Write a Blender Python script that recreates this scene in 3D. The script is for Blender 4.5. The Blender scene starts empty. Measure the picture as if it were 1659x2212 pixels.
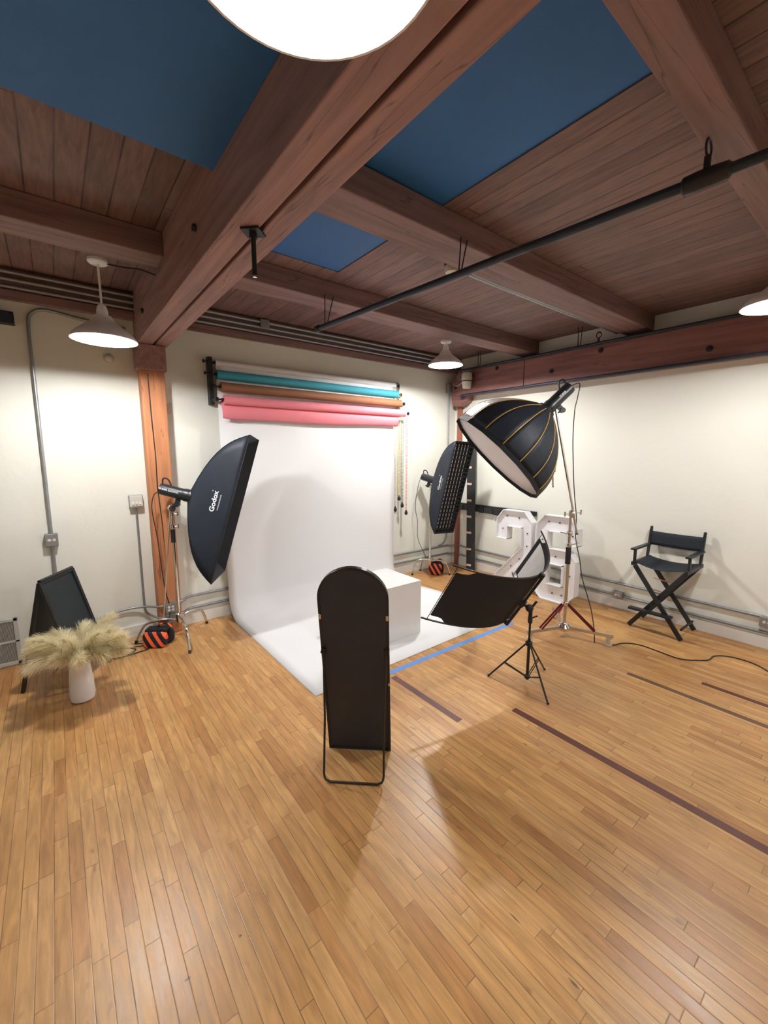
import bpy, bmesh, math, random
from mathutils import Vector, Matrix
random.seed(7)
PI = math.pi
V = Vector
S = bpy.context.scene
COL = S.collection

# ------------------------------------------------------------------ camera, world, exposure
CAMZ = 1.95
cam_d = bpy.data.cameras.new('camera'); cam = bpy.data.objects.new('camera', cam_d); COL.objects.link(cam)
cam_d.sensor_fit = 'VERTICAL'; cam_d.sensor_height = 24.0; cam_d.sensor_width = 18.0
cam_d.lens = 24.0 * 899.0 / 2212.0
cam_d.clip_start = 0.02
R = Matrix(((0.7861, 0.0878, -0.6118), (-0.6181, 0.1117, -0.7781), (0.0, 0.9899, 0.1421))).to_4x4()
# columns of R: camera right, up, back in room axes (x along the backdrop wall, y towards it)
cam.matrix_world = Matrix.Translation((0, 0, CAMZ)) @ Matrix((
    (R[0][0], R[0][1], R[0][2], 0), (-R[1][0] * -1, R[1][1], R[1][2], 0), (R[2][0], R[2][1], R[2][2], 0), (0, 0, 0, 1)))
S.camera = cam
S.view_settings.view_transform = 'Standard'; S.view_settings.look = 'None'
S.view_settings.gamma = 1.0; S.view_settings.use_curve_mapping = False
S.view_settings.exposure = 1.2
W = bpy.data.worlds.new('world'); S.world = W; W.use_nodes = True
W.node_tree.nodes['Background'].inputs[0].default_value = (0.05, 0.12, 0.3, 1)
W.node_tree.nodes['Background'].inputs[1].default_value = 0.15
LAMP_POWER = 100.0
LAMP_COLOR = (0.98, 0.97, 0.95)
LAMP_LEVEL = [0.34, 0.95, 1.45, 0.9, 0.55, 0.55]     # the overhead lamp is a weaker bulb
LAMPS = [(0.36, 0.64, 2.72), (0.37, 3.80, 2.77), (3.95, 3.78, 3.03), (3.995, 0.70, 2.95),
         (0.37, -2.5, 2.75), (3.97, -2.4, 2.95)]  # last two lamps are unseen, added behind the viewer as fill
CEIL = 3.47
WX, WY = 5.45, 4.96            # wall_right and wall_back planes
X0, Y0 = -3.4, -4.2

# ------------------------------------------------------------------ materials
MATS = {}
def nt(name):
    m = bpy.data.materials.new(name); m.use_nodes = True
    t = m.node_tree; return m, t, t.nodes['Principled BSDF']
def mat(name, col, rough=0.5, metal=0.0, var=0.08, scale=6.0, bump=0.0, bscale=None, emit=None, estr=0, sheen=0, spec=0.5):
    if name in MATS: return MATS[name]
    m, t, b = nt(name); MATS[name] = m
    L = t.links.new
    tc = t.nodes.new('ShaderNodeTexCoord')
    n = t.nodes.new('ShaderNodeTexNoise'); n.inputs['Scale'].default_value = scale; n.inputs['Detail'].default_value = 4
    L(tc.outputs['Object'], n.inputs['Vector'])
    mx = t.nodes.new('ShaderNodeMix'); mx.data_type = 'RGBA'
    mx.inputs['A'].default_value = (*[max(0, c * (1 - var)) for c in col], 1)
    mx.inputs['B'].default_value = (*[min(1, c * (1 + var)) for c in col], 1)
    L(n.outputs['Fac'], mx.inputs['Factor']); L(mx.outputs['Result'], b.inputs['Base Color'])
    b.inputs['Roughness'].default_value = rough; b.inputs['Metallic'].default_value = metal
    b.inputs['Specular IOR Level'].default_value = spec
    if sheen: b.inputs['Sheen Weight'].default_value = sheen
    if emit:
        b.inputs['Emission Color'].default_value = (*emit, 1); b.inputs['Emission Strength'].default_value = estr
    if bump:
        n2 = t.nodes.new('ShaderNodeTexNoise'); n2.inputs['Scale'].default_value = bscale or scale * 5; n2.inputs['Detail'].default_value = 5
        L(tc.outputs['Object'], n2.inputs['Vector'])
        bp = t.nodes.new('ShaderNodeBump'); bp.inputs['Strength'].default_value = bump; bp.inputs['Distance'].default_value = 0.01
        L(n2.outputs['Fac'], bp.inputs['Height']); L(bp.outputs['Normal'], b.inputs['Normal'])
    return m

def boards_mat(name, width, len0, len1, ramp, rough, gap=0.02, gapcol=(0.05, 0.025, 0.01), grain=0.35, axis='Y', gloss_noise=True, spots=0.0, bumps=0.25, dark=1.0, gapmix=0.85, marks=()):
    """strip boards running along one axis, each board its own tone, joints staggered at random"""
    m, t, b = nt(name); MATS[name] = m
    N = t.nodes.new; L = t.links.new
    tc = N('ShaderNodeTexCoord'); sp = N('ShaderNodeSeparateXYZ'); L(tc.outputs['Object'], sp.inputs[0])
    def M(op, a, c=None, d=None):
        n = N('ShaderNodeMath'); n.operation = op
        for i, q in enumerate((a, c, d)):
            if q is None: continue
            if isinstance(q, (int, float)): n.inputs[i].default_value = q
            else: L(q, n.inputs[i])
        return n.outputs[0]
    cx, cy = (sp.outputs['X'], sp.outputs['Y']) if axis == 'Y' else (sp.outputs['Y'], sp.outputs['X'])
    r = M('DIVIDE', cx, width); row = M('FLOOR', r); fr = M('SUBTRACT', r, row)
    wn = N('ShaderNodeTexWhiteNoise'); wn.noise_dimensions = '1D'; L(row, wn.inputs['W'])
    wn2 = N('ShaderNodeTexWhiteNoise'); wn2.noise_dimensions = '1D'; L(M('ADD', row, 137.3), wn2.inputs['W'])
    ln = M('ADD', M('MULTIPLY', wn.outputs['Value'], len1 - len0), len0)
    q = M('DIVIDE', M('ADD', cy, M('MULTIPLY', wn2.outputs['Value'], 7.0)), ln)
    cell = M('FLOOR', q); fq = M('SUBTRACT', q, cell)
    cv = N('ShaderNodeCombineXYZ'); L(row, cv.inputs[0]); L(cell, cv.inputs[1])
    w3 = N('ShaderNodeTexWhiteNoise'); w3.noise_dimensions = '3D'; L(cv.outputs[0], w3.inputs['Vector'])
    cr = N('ShaderNodeValToRGB'); e = cr.color_ramp.elements
    e[0].position = 0; e[0].color = (*ramp[0], 1); e[1].position = 1; e[1].color = (*ramp[-1], 1)
    for i, c in enumerate(ramp[1:-1]):
        x = e.new((i + 1) / (len(ramp) - 1)); x.color = (*c, 1)
    L(w3.outputs['Value'], cr.inputs['Fac'])
    # grain: noise stretched along the board, shifted per board
    mp = N('ShaderNodeCombineXYZ')
    L(M('ADD', M('MULTIPLY', cx, 38.0), M('MULTIPLY', w3.outputs['Value'], 50.0)), mp.inputs[0]); L(M('MULTIPLY', cy, 4.5), mp.inputs[1])
    g = N('ShaderNodeTexNoise'); g.inputs['Scale'].default_value = 1.0; g.inputs['Detail'].default_value = 6; g.inputs['Distortion'].default_value = 0.6
    L(mp.outputs[0], g.inputs['Vector'])
    gr = N('ShaderNodeMapRange'); gr.inputs['From Min'].default_value = 0.3; gr.inputs['From Max'].default_value = 0.7
    gr.inputs['To Min'].default_value = 1 - grain; gr.inputs['To Max'].default_value = 1 + grain * 0.4
    L(g.outputs['Fac'], gr.inputs['Value'])
    big = N('ShaderNodeTexNoise'); big.inputs['Scale'].default_value = 0.9; big.inputs['Detail'].default_value = 3; L(tc.outputs['Object'], big.inputs['Vector'])
    bg = N('ShaderNodeMapRange'); bg.inputs['From Min'].default_value = 0.3; bg.inputs['From Max'].default_value = 0.7
    bg.inputs['To Min'].default_value = 0.85 * dark; bg.inputs['To Max'].default_value = 1.12 * dark; L(big.outputs['Fac'], bg.inputs['Value'])
    mul = N('ShaderNodeMix'); mul.data_type = 'RGBA'; mul.blend_type = 'MULTIPLY'; mul.inputs['Factor'].default_value = 1
    sc = M('MULTIPLY', gr.outputs[0], bg.outputs[0])
    cc = N('ShaderNodeCombineColor'); L(sc, cc.inputs[0]); L(sc, cc.inputs[1]); L(sc, cc.inputs[2])
    L(cr.outputs['Color'], mul.inputs['A']); L(cc.outputs[0], mul.inputs['B'])
    base = mul.outputs['Result']
    if spots:
        vo = N('ShaderNodeTexNoise'); vo.inputs['Scale'].default_value = 9; vo.inputs['Detail'].default_value = 2
        mpp = N('ShaderNodeCombineXYZ'); L(M('MULTIPLY', cx, 2.2), mpp.inputs[0]); L(M('ADD', cy, M('MULTIPLY', w3.outputs['Value'], 9)), mpp.inputs[1]); L(mpp.outputs[0], vo.inputs['Vector'])
        sr = N('ShaderNodeMapRange'); sr.inputs['From Min'].default_value = 0.66; sr.inputs['From Max'].default_value = 0.78; sr.inputs['To Max'].default_value = spots
        L(vo.outputs['Fac'], sr.inputs['Value'])
        ms = N('ShaderNodeMix'); ms.data_type = 'RGBA'; L(sr.outputs[0], ms.inputs['Factor']); L(base, ms.inputs['A']); ms.inputs['B'].default_value = (0.2, 0.075, 0.02, 1)
        base = ms.outputs['Result']
    edge = M('MINIMUM', M('MULTIPLY', fr, width), M('MULTIPLY', M('SUBTRACT', 1.0, fr), width))
    edge2 = M('MINIMUM', M('MULTIPLY', fq, ln), M('MULTIPLY', M('SUBTRACT', 1.0, fq), ln))
    ed = M('MINIMUM', edge, edge2)
    # gap width wanders a little
    gw = N('ShaderNodeMapRange'); gw.inputs['From Min'].default_value = 0; gw.inputs['From Max'].default_value = gap; gw.inputs['To Min'].default_value = gapmix; gw.inputs['To Max'].default_value = 0
    L(ed, gw.inputs['Value'])
    wv = N('ShaderNodeTexNoise'); wv.inputs['Scale'].default_value = 3.0; L(tc.outputs['Object'], wv.inputs['Vector'])
    wr = N('ShaderNodeMapRange'); wr.inputs['From Min'].default_value = 0.35; wr.inputs['From Max'].default_value = 0.6; wr.inputs['To Min'].default_value = 0.35; L(wv.outputs['Fac'], wr.inputs['Value'])
    gm = N('ShaderNodeMix'); gm.data_type = 'RGBA'; L(M('MULTIPLY', gw.outputs[0], wr.outputs[0]), gm.inputs['Factor']); L(base, gm.inputs['A']); gm.inputs['B'].default_value = (*gapcol, 1)
    col_out = gm.outputs['Result']
    for (sx, sy, ra, rb) in marks:
        ex = M('DIVIDE', M('SUBTRACT', sp.outputs['X'], sx), ra); ey = M('DIVIDE', M('SUBTRACT', sp.outputs['Y'], sy), rb)
        rr_ = M('ADD', M('ADD', M('MULTIPLY', ex, ex), M('MULTIPLY', ey, ey)), M('MULTIPLY', g.outputs['Fac'], 0.9))
        mk = N('ShaderNodeMapRange'); mk.inputs['From Min'].default_value = 0.5; mk.inputs['From Max'].default_value = 1.4; mk.inputs['To Min'].default_value = 0.85; mk.inputs['To Max'].default_value = 0.0; L(rr_, mk.inputs['Value'])
        mm_ = N('ShaderNodeMix'); mm_.data_type = 'RGBA'; L(mk.outputs[0], mm_.inputs['Factor']); L(col_out, mm_.inputs['A']); mm_.inputs['B'].default_value = (0.035, 0.022, 0.015, 1)
        col_out = mm_.outputs['Result']
    L(col_out, b.inputs['Base Color'])
    rr = N('ShaderNodeMapRange'); rr.inputs['To Min'].default_value = rough - 0.08; rr.inputs['To Max'].default_value = rough + 0.12; L(g.outputs['Fac'], rr.inputs['Value'])
    L(rr.outputs[0], b.inputs['Roughness'])
    bp = N('ShaderNodeBump'); bp.inputs['Strength'].default_value = bumps; bp.inputs['Distance'].default_value = 0.004
    L(M('SUBTRACT', M('MULTIPLY', g.outputs['Fac'], 0.25), gw.outputs[0]), bp.inputs['Height']); L(bp.outputs['Normal'], b.inputs['Normal'])
    return m

def timber_mat(name, col, axis, dark=0.55):
    m, t, b = nt(name); MATS[name] = m
    N = t.nodes.new; L = t.links.new
    tc = N('ShaderNodeTexCoord'); mp = N('ShaderNodeMapping'); L(tc.outputs['Object'], mp.inputs['Vector'])
    s = [16, 16, 16]; s[axis] = 1.1; mp.inputs['Scale'].default_value = s
    n = N('ShaderNodeTexNoise'); n.inputs['Scale'].default_value = 1; n.inputs['Detail'].default_value = 7; n.inputs['Distortion'].default_value = 0.8; L(mp.outputs[0], n.inputs['Vector'])
    cr = N('ShaderNodeValToRGB'); e = cr.color_ramp.elements
    e[0].position = 0.28; e[0].color = (*[c * dark for c in col], 1); e[1].position = 0.62; e[1].color = (*col, 1)
    L(n.outputs['Fac'], cr.inputs['Fac'])
    # long checks (cracks) in the timber
    mp2 = N('ShaderNodeMapping'); L(tc.outputs['Object'], mp2.inputs['Vector']); s2 = [9, 9, 9]; s2[axis] = 0.35; mp2.inputs['Scale'].default_value = s2
    n2 = N('ShaderNodeTexNoise'); n2.inputs['Scale'].default_value = 1; n2.inputs['Detail'].default_value = 3; L(mp2.outputs[0], n2.inputs['Vector'])
    a = N('ShaderNodeMath'); a.operation = 'SUBTRACT'; a.inputs[1].default_value = 0.5; L(n2.outputs['Fac'], a.inputs[0])
    ab = N('ShaderNodeMath'); ab.operation = 'ABSOLUTE'; L(a.outputs[0], ab.inputs[0])
    mr = N('ShaderNodeMapRange'); mr.inputs['From Max'].default_value = 0.006; mr.inputs['To Min'].default_value = 0.6; mr.inputs['To Max'].default_value = 0; L(ab.outputs[0], mr.inputs['Value'])
    mx = N('ShaderNodeMix'); mx.data_type = 'RGBA'; L(mr.outputs[0], mx.inputs['Factor']); L(cr.outputs['Color'], mx.inputs['A']); mx.inputs['B'].default_value = (0.05, 0.02, 0.01, 1)
    L(mx.outputs['Result'], b.inputs['Base Color']); b.inputs['Roughness'].default_value = 0.62
    bp = N('ShaderNodeBump'); bp.inputs['Strength'].default_value = 0.35; bp.inputs['Distance'].default_value = 0.006; L(n.outputs['Fac'], bp.inputs['Height']); L(bp.outputs['Normal'], b.inputs['Normal'])
    return m

def stripe_mat(name, c1, c2, freq, slope, duty=0.5):
    m, t, b = nt(name); MATS[name] = m
    N = t.nodes.new; L = t.links.new
    tc = N('ShaderNodeTexCoord'); sp = N('ShaderNodeSeparateXYZ'); L(tc.outputs['Object'], sp.inputs[0])
    a = N('ShaderNodeMath'); a.operation = 'MULTIPLY'; a.inputs[1].default_value = slope; L(sp.outputs['Z'], a.inputs[0])
    c = N('ShaderNodeMath'); c.operation = 'ADD'; L(sp.outputs['X'], c.inputs[0]); L(a.outputs[0], c.inputs[1])
    d = N('ShaderNodeMath'); d.operation = 'MULTIPLY'; d.inputs[1].default_value = freq; L(c.outputs[0], d.inputs[0])
    f = N('ShaderNodeMath'); f.operation = 'FRACT'; L(d.outputs[0], f.inputs[0])
    g = N('ShaderNodeMath'); g.operation = 'GREATER_THAN'; g.inputs[1].default_value = duty; L(f.outputs[0], g.inputs[0])
    mx = N('ShaderNodeMix'); mx.data_type = 'RGBA'; L(g.outputs[0], mx.inputs['Factor']); mx.inputs['A'].default_value = (*c1, 1); mx.inputs['B'].default_value = (*c2, 1)
    L(mx.outputs['Result'], b.inputs['Base Color']); b.inputs['Roughness'].default_value = 0.75
    return m

M_WALL = mat('wall_paint', (0.80, 0.80, 0.725), 0.75, var=0.03, scale=1.3, bump=0.25, bscale=14)
M_BASE = mat('baseboard_paint', (0.78, 0.76, 0.72), 0.5, var=0.03)
M_FLOOR = boards_mat('maple_strip_floor', 0.0566, 0.32, 1.25,
    [(0.43, 0.195, 0.062), (0.57, 0.307, 0.106), (0.60, 0.332, 0.121), (0.55, 0.287, 0.095), (0.64, 0.367, 0.144), (0.49, 0.232, 0.076), (0.58, 0.31, 0.118)],
    0.34, gap=0.0026, gapcol=(0.06, 0.022, 0.006), grain=0.3, spots=0.55, bumps=0.12, gapmix=0.95,
    marks=((1.361, .835, .006, .035), (1.344, .57, .007, .028), (.426, 1.488, .009, .007), (.222, 1.47, .014, .007), (2.33, 1.42, .008, .02)))
M_CEIL = boards_mat('ceiling_planks', 0.136, 6.0, 9.0, [(0.185, 0.106, 0.094), (0.245, 0.145, 0.127), (0.212, 0.122, 0.107)], 0.6,
    gap=0.007, gapcol=(0.02, 0.008, 0.006), grain=0.35, bumps=0.4, gapmix=1.0)
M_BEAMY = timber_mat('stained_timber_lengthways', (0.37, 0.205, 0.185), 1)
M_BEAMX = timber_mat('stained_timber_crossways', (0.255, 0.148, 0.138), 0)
M_BEAMB = timber_mat('stained_timber_header', (0.30, 0.13, 0.115), 1)
M_POST = timber_mat('warm_post_timber', (0.52, 0.21, 0.09), 2, 0.7)
M_POSTR = timber_mat('dark_post_timber', (0.36, 0.13, 0.08), 2, 0.7)
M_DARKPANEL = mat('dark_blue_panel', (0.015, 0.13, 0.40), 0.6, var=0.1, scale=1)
M_STEEL = mat('galvanised_conduit', (0.34, 0.35, 0.36), 0.45, 0.7, var=0.15, scale=20)
M_PAINTPIPE = mat('dark_iron_pipe', (0.03, 0.04, 0.06), 0.45, 0.3, var=0.2)
M_BLACKIRON = mat('black_iron', (0.018, 0.018, 0.022), 0.5, 0.2)
M_CHROME = mat('chrome', (0.72, 0.70, 0.67), 0.16, 1.0, var=0.03)
M_NICKEL = mat('worn_nickel', (0.62, 0.55, 0.47), 0.32, 1.0, var=0.08)
M_RUBBER = mat('black_rubber', (0.012, 0.012, 0.014), 0.6)
M_GRIP = mat('black_foam_grip', (0.01, 0.01, 0.014), 0.8)
M_FABRIC = mat('black_nylon', (0.009, 0.014, 0.024), 0.58, var=0.35, scale=4, bump=0.5, bscale=7, spec=0.35)
M_FABRIC2 = mat('matt_black_lip_fabric', (0.004, 0.005, 0.008), 0.8)
M_FLASH = mat('black_flash_housing', (0.014, 0.017, 0.022), 0.38)
M_WHITE = mat('white_print', (0.85, 0.86, 0.88), 0.5, var=0.01)
M_DIFF = mat('diffuser_cloth', (0.72, 0.67, 0.66), 0.8, var=0.02)
M_SILVER = mat('crinkled_silver', (0.78, 0.79, 0.80), 0.36, 0.8, var=0.2, scale=14, bump=1.0, bscale=32)
M_REFSILV = mat('silver_reflector_cloth', (0.66, 0.66, 0.66), 0.42, 0.75, var=0.1, scale=6, bump=0.8, bscale=12)
M_GOLD = mat('gold_piping', (0.62, 0.36, 0.07), 0.5, 0.1)
M_BLACKCLOTH = mat('black_reflector_cloth', (0.0055, 0.0065, 0.011), 0.85, var=0.2)
M_PAPER = mat('white_seamless_paper', (0.88, 0.88, 0.89), 0.85, var=0.012, scale=0.8)
M_BOX = mat('white_painted_plywood', (0.80, 0.78, 0.77), 0.5, var=0.02, scale=2)
M_MIRB = mat('black_mirror_backing', (0.014, 0.0155, 0.023), 0.5, var=0.1)
M_MIRF = mat('black_satin_frame', (0.008, 0.008, 0.010), 0.3)
M_MIRROR = mat('mirror_glass', (0.9, 0.9, 0.9), 0.03, 1.0, var=0.0)
M_TEAL = mat('teal_paper', (0.06, 0.36, 0.46), 0.75, var=0.03)
M_BROWN = mat('brown_paper', (0.30, 0.135, 0.065), 0.75, var=0.04)
M_PINK = mat('pink_paper', (0.86, 0.25, 0.30), 0.75, var=0.02)
M_ROLLW = mat('pale_paper_roll', (0.84, 0.80, 0.80), 0.75, var=0.03)
M_ENAMEL = mat('white_enamel', (0.84, 0.84, 0.84), 0.3, var=0.01)
M_BULB = mat('lit_bulb', (1, 1, 1), 0.4, emit=(0.85, 0.95, 1.0), estr=14)
M_CREAM = mat('cream_plastic', (0.66, 0.63, 0.56), 0.45)
M_TAPEB = mat('blue_masking_tape', (0.10, 0.27, 0.68), 0.6)
M_INLAY = mat('dark_red_brown_inlay', (0.10, 0.025, 0.014), 0.5, var=0.25, scale=12)
M_INLAY2 = mat('faded_dark_inlay', (0.13, 0.06, 0.03), 0.5, var=0.3, scale=12)
M_CHAIRW = mat('black_painted_wood', (0.010, 0.013, 0.016), 0.42, var=0.3)
M_CANVAS = mat('black_canvas', (0.006, 0.010, 0.017), 0.8, var=0.2)
M_DOWEL = mat('pale_bare_wood', (0.55, 0.36, 0.25), 0.6)
M_REDLEG = mat('red_anodised_tube', (0.16, 0.012, 0.02), 0.3, 0.5)
M_NUM = mat('white_foam_letter', (0.80, 0.79, 0.81), 0.6, var=0.02, scale=3)
M_HOLE = mat('dark_socket', (0.05, 0.045, 0.045), 0.6)
M_CHALK = mat('chalkboard', (0.010, 0.018, 0.022), 0.55)
M_VASE = mat('matt_white_ceramic', (0.76, 0.72, 0.71), 0.45, var=0.02)
M_PAMPAS = mat('cream_pampas', (0.93, 0.86, 0.66), 0.9, var=0.12, scale=6)
_t = M_PAMPAS.node_tree; _b = _t.nodes['Principled BSDF']; _tr = _t.nodes.new('ShaderNodeBsdfTranslucent'); _tr.inputs[0].default_value = (0.92, 0.84, 0.62, 1)
_mx = _t.nodes.new('ShaderNodeMixShader'); _mx.inputs[0].default_value = 0.45
_t.links.new(_b.outputs[0], _mx.inputs[1]); _t.links.new(_tr.outputs[0], _mx.inputs[2]); _t.links.new(_mx.outputs[0], _t.nodes['Material Output'].inputs[0])
M_STEM = mat('dry_stalk', (0.42, 0.33, 0.17), 0.8)
M_TABS = mat('pale_pink_tab', (0.75, 0.50, 0.42), 0.6)
M_VENT = mat('vent_enamel', (0.55, 0.55, 0.50), 0.5)
M_VENTD = mat('vent_shadow_gap', (0.05, 0.05, 0.05), 0.9)
M_STRIPE = stripe_mat('hazard_stripe_cloth', (0.95, 0.13, 0.04), (0.006, 0.007, 0.012), 12.0, 0.62, 0.45)
M_CORD = mat('black_cable', (0.012, 0.010, 0.010), 0.5)
M_CHAIN = {'white': mat('white_bead', (0.62, 0.60, 0.56), 0.5), 'yellow': mat('yellow_bead', (0.75, 0.55, 0.10), 0.5),
           'green': mat('green_bead', (0.16, 0.24, 0.15), 0.5), 'pink': mat('pink_bead', (0.70, 0.22, 0.20), 0.5)}

# ------------------------------------------------------------------ mesh helpers
class MB:
    def __init__(s): s.v = []; s.f = []; s.mi = []
    def add(s, vs, fs, mi=0):
        o = len(s.v); s.v += [V(p) for p in vs]; s.f += [tuple(i + o for i in f) for f in fs]; s.mi += [mi] * len(fs); return s
    def box(s, a, b, mi=0):
        x0, y0, z0 = a; x1, y1, z1 = b
        return s.add([(x0, y0, z0), (x1, y0, z0), (x1, y1, z0), (x0, y1, z0), (x0, y0, z1), (x1, y0, z1), (x1, y1, z1), (x0, y1, z1)],
                     [(0, 3, 2, 1), (4, 5, 6, 7), (0, 1, 5, 4), (1, 2, 6, 5), (2, 3, 7, 6), (3, 0, 4, 7)], mi)
    def obox(s, c, ax, ay, az, hx, hy, hz, mi=0):
        c, ax, ay, az = V(c), V(ax).normalized(), V(ay).normalized(), V(az).normalized()
        vs = [c + ax * hx * i + ay * hy * j + az * hz * k for k in (-1, 1) for i, j in ((-1, -1), (1, -1), (1, 1), (-1, 1))]
        return s.add(vs, [(0, 3, 2, 1), (4, 5, 6, 7), (0, 1, 5, 4), (1, 2, 6, 5), (2, 3, 7, 6), (3, 0, 4, 7)], mi)
    def bar(s, p, q, w, h, up=(0, 0, 1), mi=0):
        """square bar from p to q; w across, h along 'up'"""
        p, q = V(p), V(q); d = (q - p); l = d.length; d.normalize(); u = V(up)
        a = d.cross(u)
        if a.length < 1e-4: a = d.cross(V((0, 1, 0)))
        a.normalize(); u = a.cross(d).normalized()
        return s.obox((p + q) / 2, d, a, u, l / 2, w / 2, h / 2, mi)
    def tube(s, pts, r, n=10, mi=0, close=False, cap=True):
        pts = [V(p) for p in pts]; k = len(pts); rs = r if isinstance(r, (list, tuple)) else [r] * k
        vs = []; fs = []; prev = None
        for i, p in enumerate(pts):
            if close: t = pts[(i + 1) % k] - pts[i - 1]
            else: t = pts[min(i + 1, k - 1)] - pts[max(i - 1, 0)]
            t.normalize()
            if prev is None:
                a = t.cross(V((0, 0, 1)))
                if a.length < 0.05: a = t.cross(V((0, 1, 0)))
            else:
                a = prev - t * prev.dot(t)
                if a.length < 1e-4: a = t.cross(V((0, 0, 1)))
            a.normalize(); prev = a; b = t.cross(a)
            vs += [p + (a * math.cos(2 * PI * j / n) + b * math.sin(2 * PI * j / n)) * rs[i] for j in range(n)]
        for i in range(k if close else k - 1):
            i2 = (i + 1) % k
            fs += [(i * n + j, i * n + (j + 1) % n, i2 * n + (j + 1) % n, i2 * n + j) for j in range(n)]
        if cap and not close: fs += [tuple(range(n))[::-1], tuple((k - 1) * n + j for j in range(n))]
        return s.add(vs, fs, mi)
    def lathe(s, prof, n=32, c=(0, 0, 0), ax=(0, 0, 1), mi=0, caps=True):
        """profile of (radius, height) turned about axis ax through c"""
        c = V(c); ax = V(ax).normalized(); a = ax.cross(V((0, 0, 1)))
        if a.length < 1e-3: a = V((1, 0, 0))
        a.normalize(); b = ax.cross(a); vs = []; fs = []
        for r, h in prof: vs += [c + ax * h + (a * math.cos(2 * PI * j / n) + b * math.sin(2 * PI * j / n)) * r for j in range(n)]
        for i in range(len(prof) - 1): fs += [(i * n + j, i * n + (j + 1) % n, (i + 1) * n + (j + 1) % n, (i + 1) * n + j) for j in range(n)]
        if caps: fs += [tuple(range(n))[::-1], tuple((len(prof) - 1) * n + j for j in range(n))]
        return s.add(vs, fs, mi)
    def ball(s, c, r, n=14, sc=(1, 1, 1), mi=0):
        m = n // 2; prof = [(max(1e-4, math.sin(PI * i / m)), -math.cos(PI * i / m)) for i in range(m + 1)]
        c = V(c); vs = []; fs = []
        for q, h in prof: vs += [c + V((q * math.cos(2 * PI * j / n) * sc[0], q * math.sin(2 * PI * j / n) * sc[1], h * sc[2])) * r for j in range(n)]
        for i in range(m): fs += [(i * n + j, i * n + (j + 1) % n, (i + 1) * n + (j + 1) % n, (i + 1) * n + j) for j in range(n)]
        return s.add(vs, fs, mi)
    def prism(s, poly, f0, f1, mi=0):
        """poly: list of 2-D points; f0/f1 map a 2-D point to the near and far 3-D plane"""
        n = len(poly); return s.add([f0(p) for p in poly] + [f1(p) for p in poly],
            [tuple(range(n))[::-1], tuple(range(n, 2 * n))] + [(i, (i + 1) % n, (i + 1) % n + n, i + n) for i in range(n)], mi)
    def grid(s, fn, nu, nv, mi=0):
        vs = [fn(i / nu, j / nv) for i in range(nu + 1) for j in range(nv + 1)]
        return s.add(vs, [(i * (nv + 1) + j, (i + 1) * (nv + 1) + j, (i + 1) * (nv + 1) + j + 1, i * (nv + 1) + j + 1) for i in range(nu) for j in range(nv)], mi)

ROOT = {}
def thing(name, label, cat, loc=(0, 0, 0), rz=0.0, group=None):
    o = bpy.data.objects.new(name, None); COL.objects.link(o); o.empty_display_size = 0.1
    o.location = loc; o.rotation_euler = (0, 0, rz); o['label'] = label; o['category'] = cat
    if group: o['group'] = group
    ROOT[o.name] = (Matrix.Translation(loc) @ Matrix.Rotation(rz, 4, 'Z')).inverted()
    return o
def root_of(o):
    while o.parent: o = o.parent
    return o
def part(name, mb, mats, parent=None, world=True, smooth=False, bevel=0.0, label=None, solid=0.0, sub=0, loc=None, stuff=False):
    me = bpy.data.meshes.new(name)
    vs = mb.v
    if world and parent is not None:
        rt = root_of(parent)
        if rt.name in ROOT: mi = ROOT[rt.name]; vs = [mi @ p for p in vs]
    if loc is not None: vs = [p - V(loc) for p in vs]
    me.from_pydata([tuple(p) for p in vs], [], mb.f)
    if not isinstance(mats, (list, tuple)): mats = [mats]
    for m in mats: me.materials.append(m)
    if len(mats) > 1: me.polygons.foreach_set('material_index', mb.mi)
    bm = bmesh.new(); bm.from_mesh(me); bmesh.ops.recalc_face_normals(bm, faces=bm.faces); bm.to_mesh(me); bm.free()
    if smooth:
        me.polygons.foreach_set('use_smooth', [True] * len(me.polygons))
        try: me.set_sharp_from_angle(angle=math.radians(42))
        except Exception: pass
    me.update()
    o = bpy.data.objects.new(name, me); COL.objects.link(o)
    if loc is not None: o.location = loc
    if parent is not None: o.parent = parent
    if solid:
        md = o.modifiers.new('thickness', 'SOLIDIFY'); md.thickness = solid; md.offset = 0
    if bevel:
        md = o.modifiers.new('bevel', 'BEVEL'); md.width = bevel; md.segments = 2; md.limit_method = 'ANGLE'
    if sub:
        md = o.modifiers.new('sub', 'SUBSURF'); md.levels = sub; md.render_levels = sub
    if label: o['label'] = label
    if stuff: o['kind'] = 'stuff'
    return o
def tag(o, label, cat, group=None):
    o['label'] = label; o['category'] = cat
    if group: o['group'] = group
    return o
def solo(name, mb, mats, label, cat, loc, group=None, **k):
    """a thing that is one mesh, with its origin at its base"""
    return tag(part(name, mb, mats, None, world=False, loc=loc, **k), label, cat, group)
def struct(name, mb, m, parent=None, **k):
    o = part(name, mb, m, parent, world=False, **k)
    if parent is None: o['kind'] = 'structure'
    return o
def clone(root, loc, rz=None, label=None, group=None):
    r = root.copy(); COL.objects.link(r); r.location = loc
    if rz is not None: r.rotation_euler = (0, 0, rz)
    if label: r['label'] = label
    if group: r['group'] = group
    for ch in list(root.children):
        c = ch.copy(); COL.objects.link(c); c.parent = r
        for g in list(ch.children):
            d = g.copy(); COL.objects.link(d); d.parent = c
    return r
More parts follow.
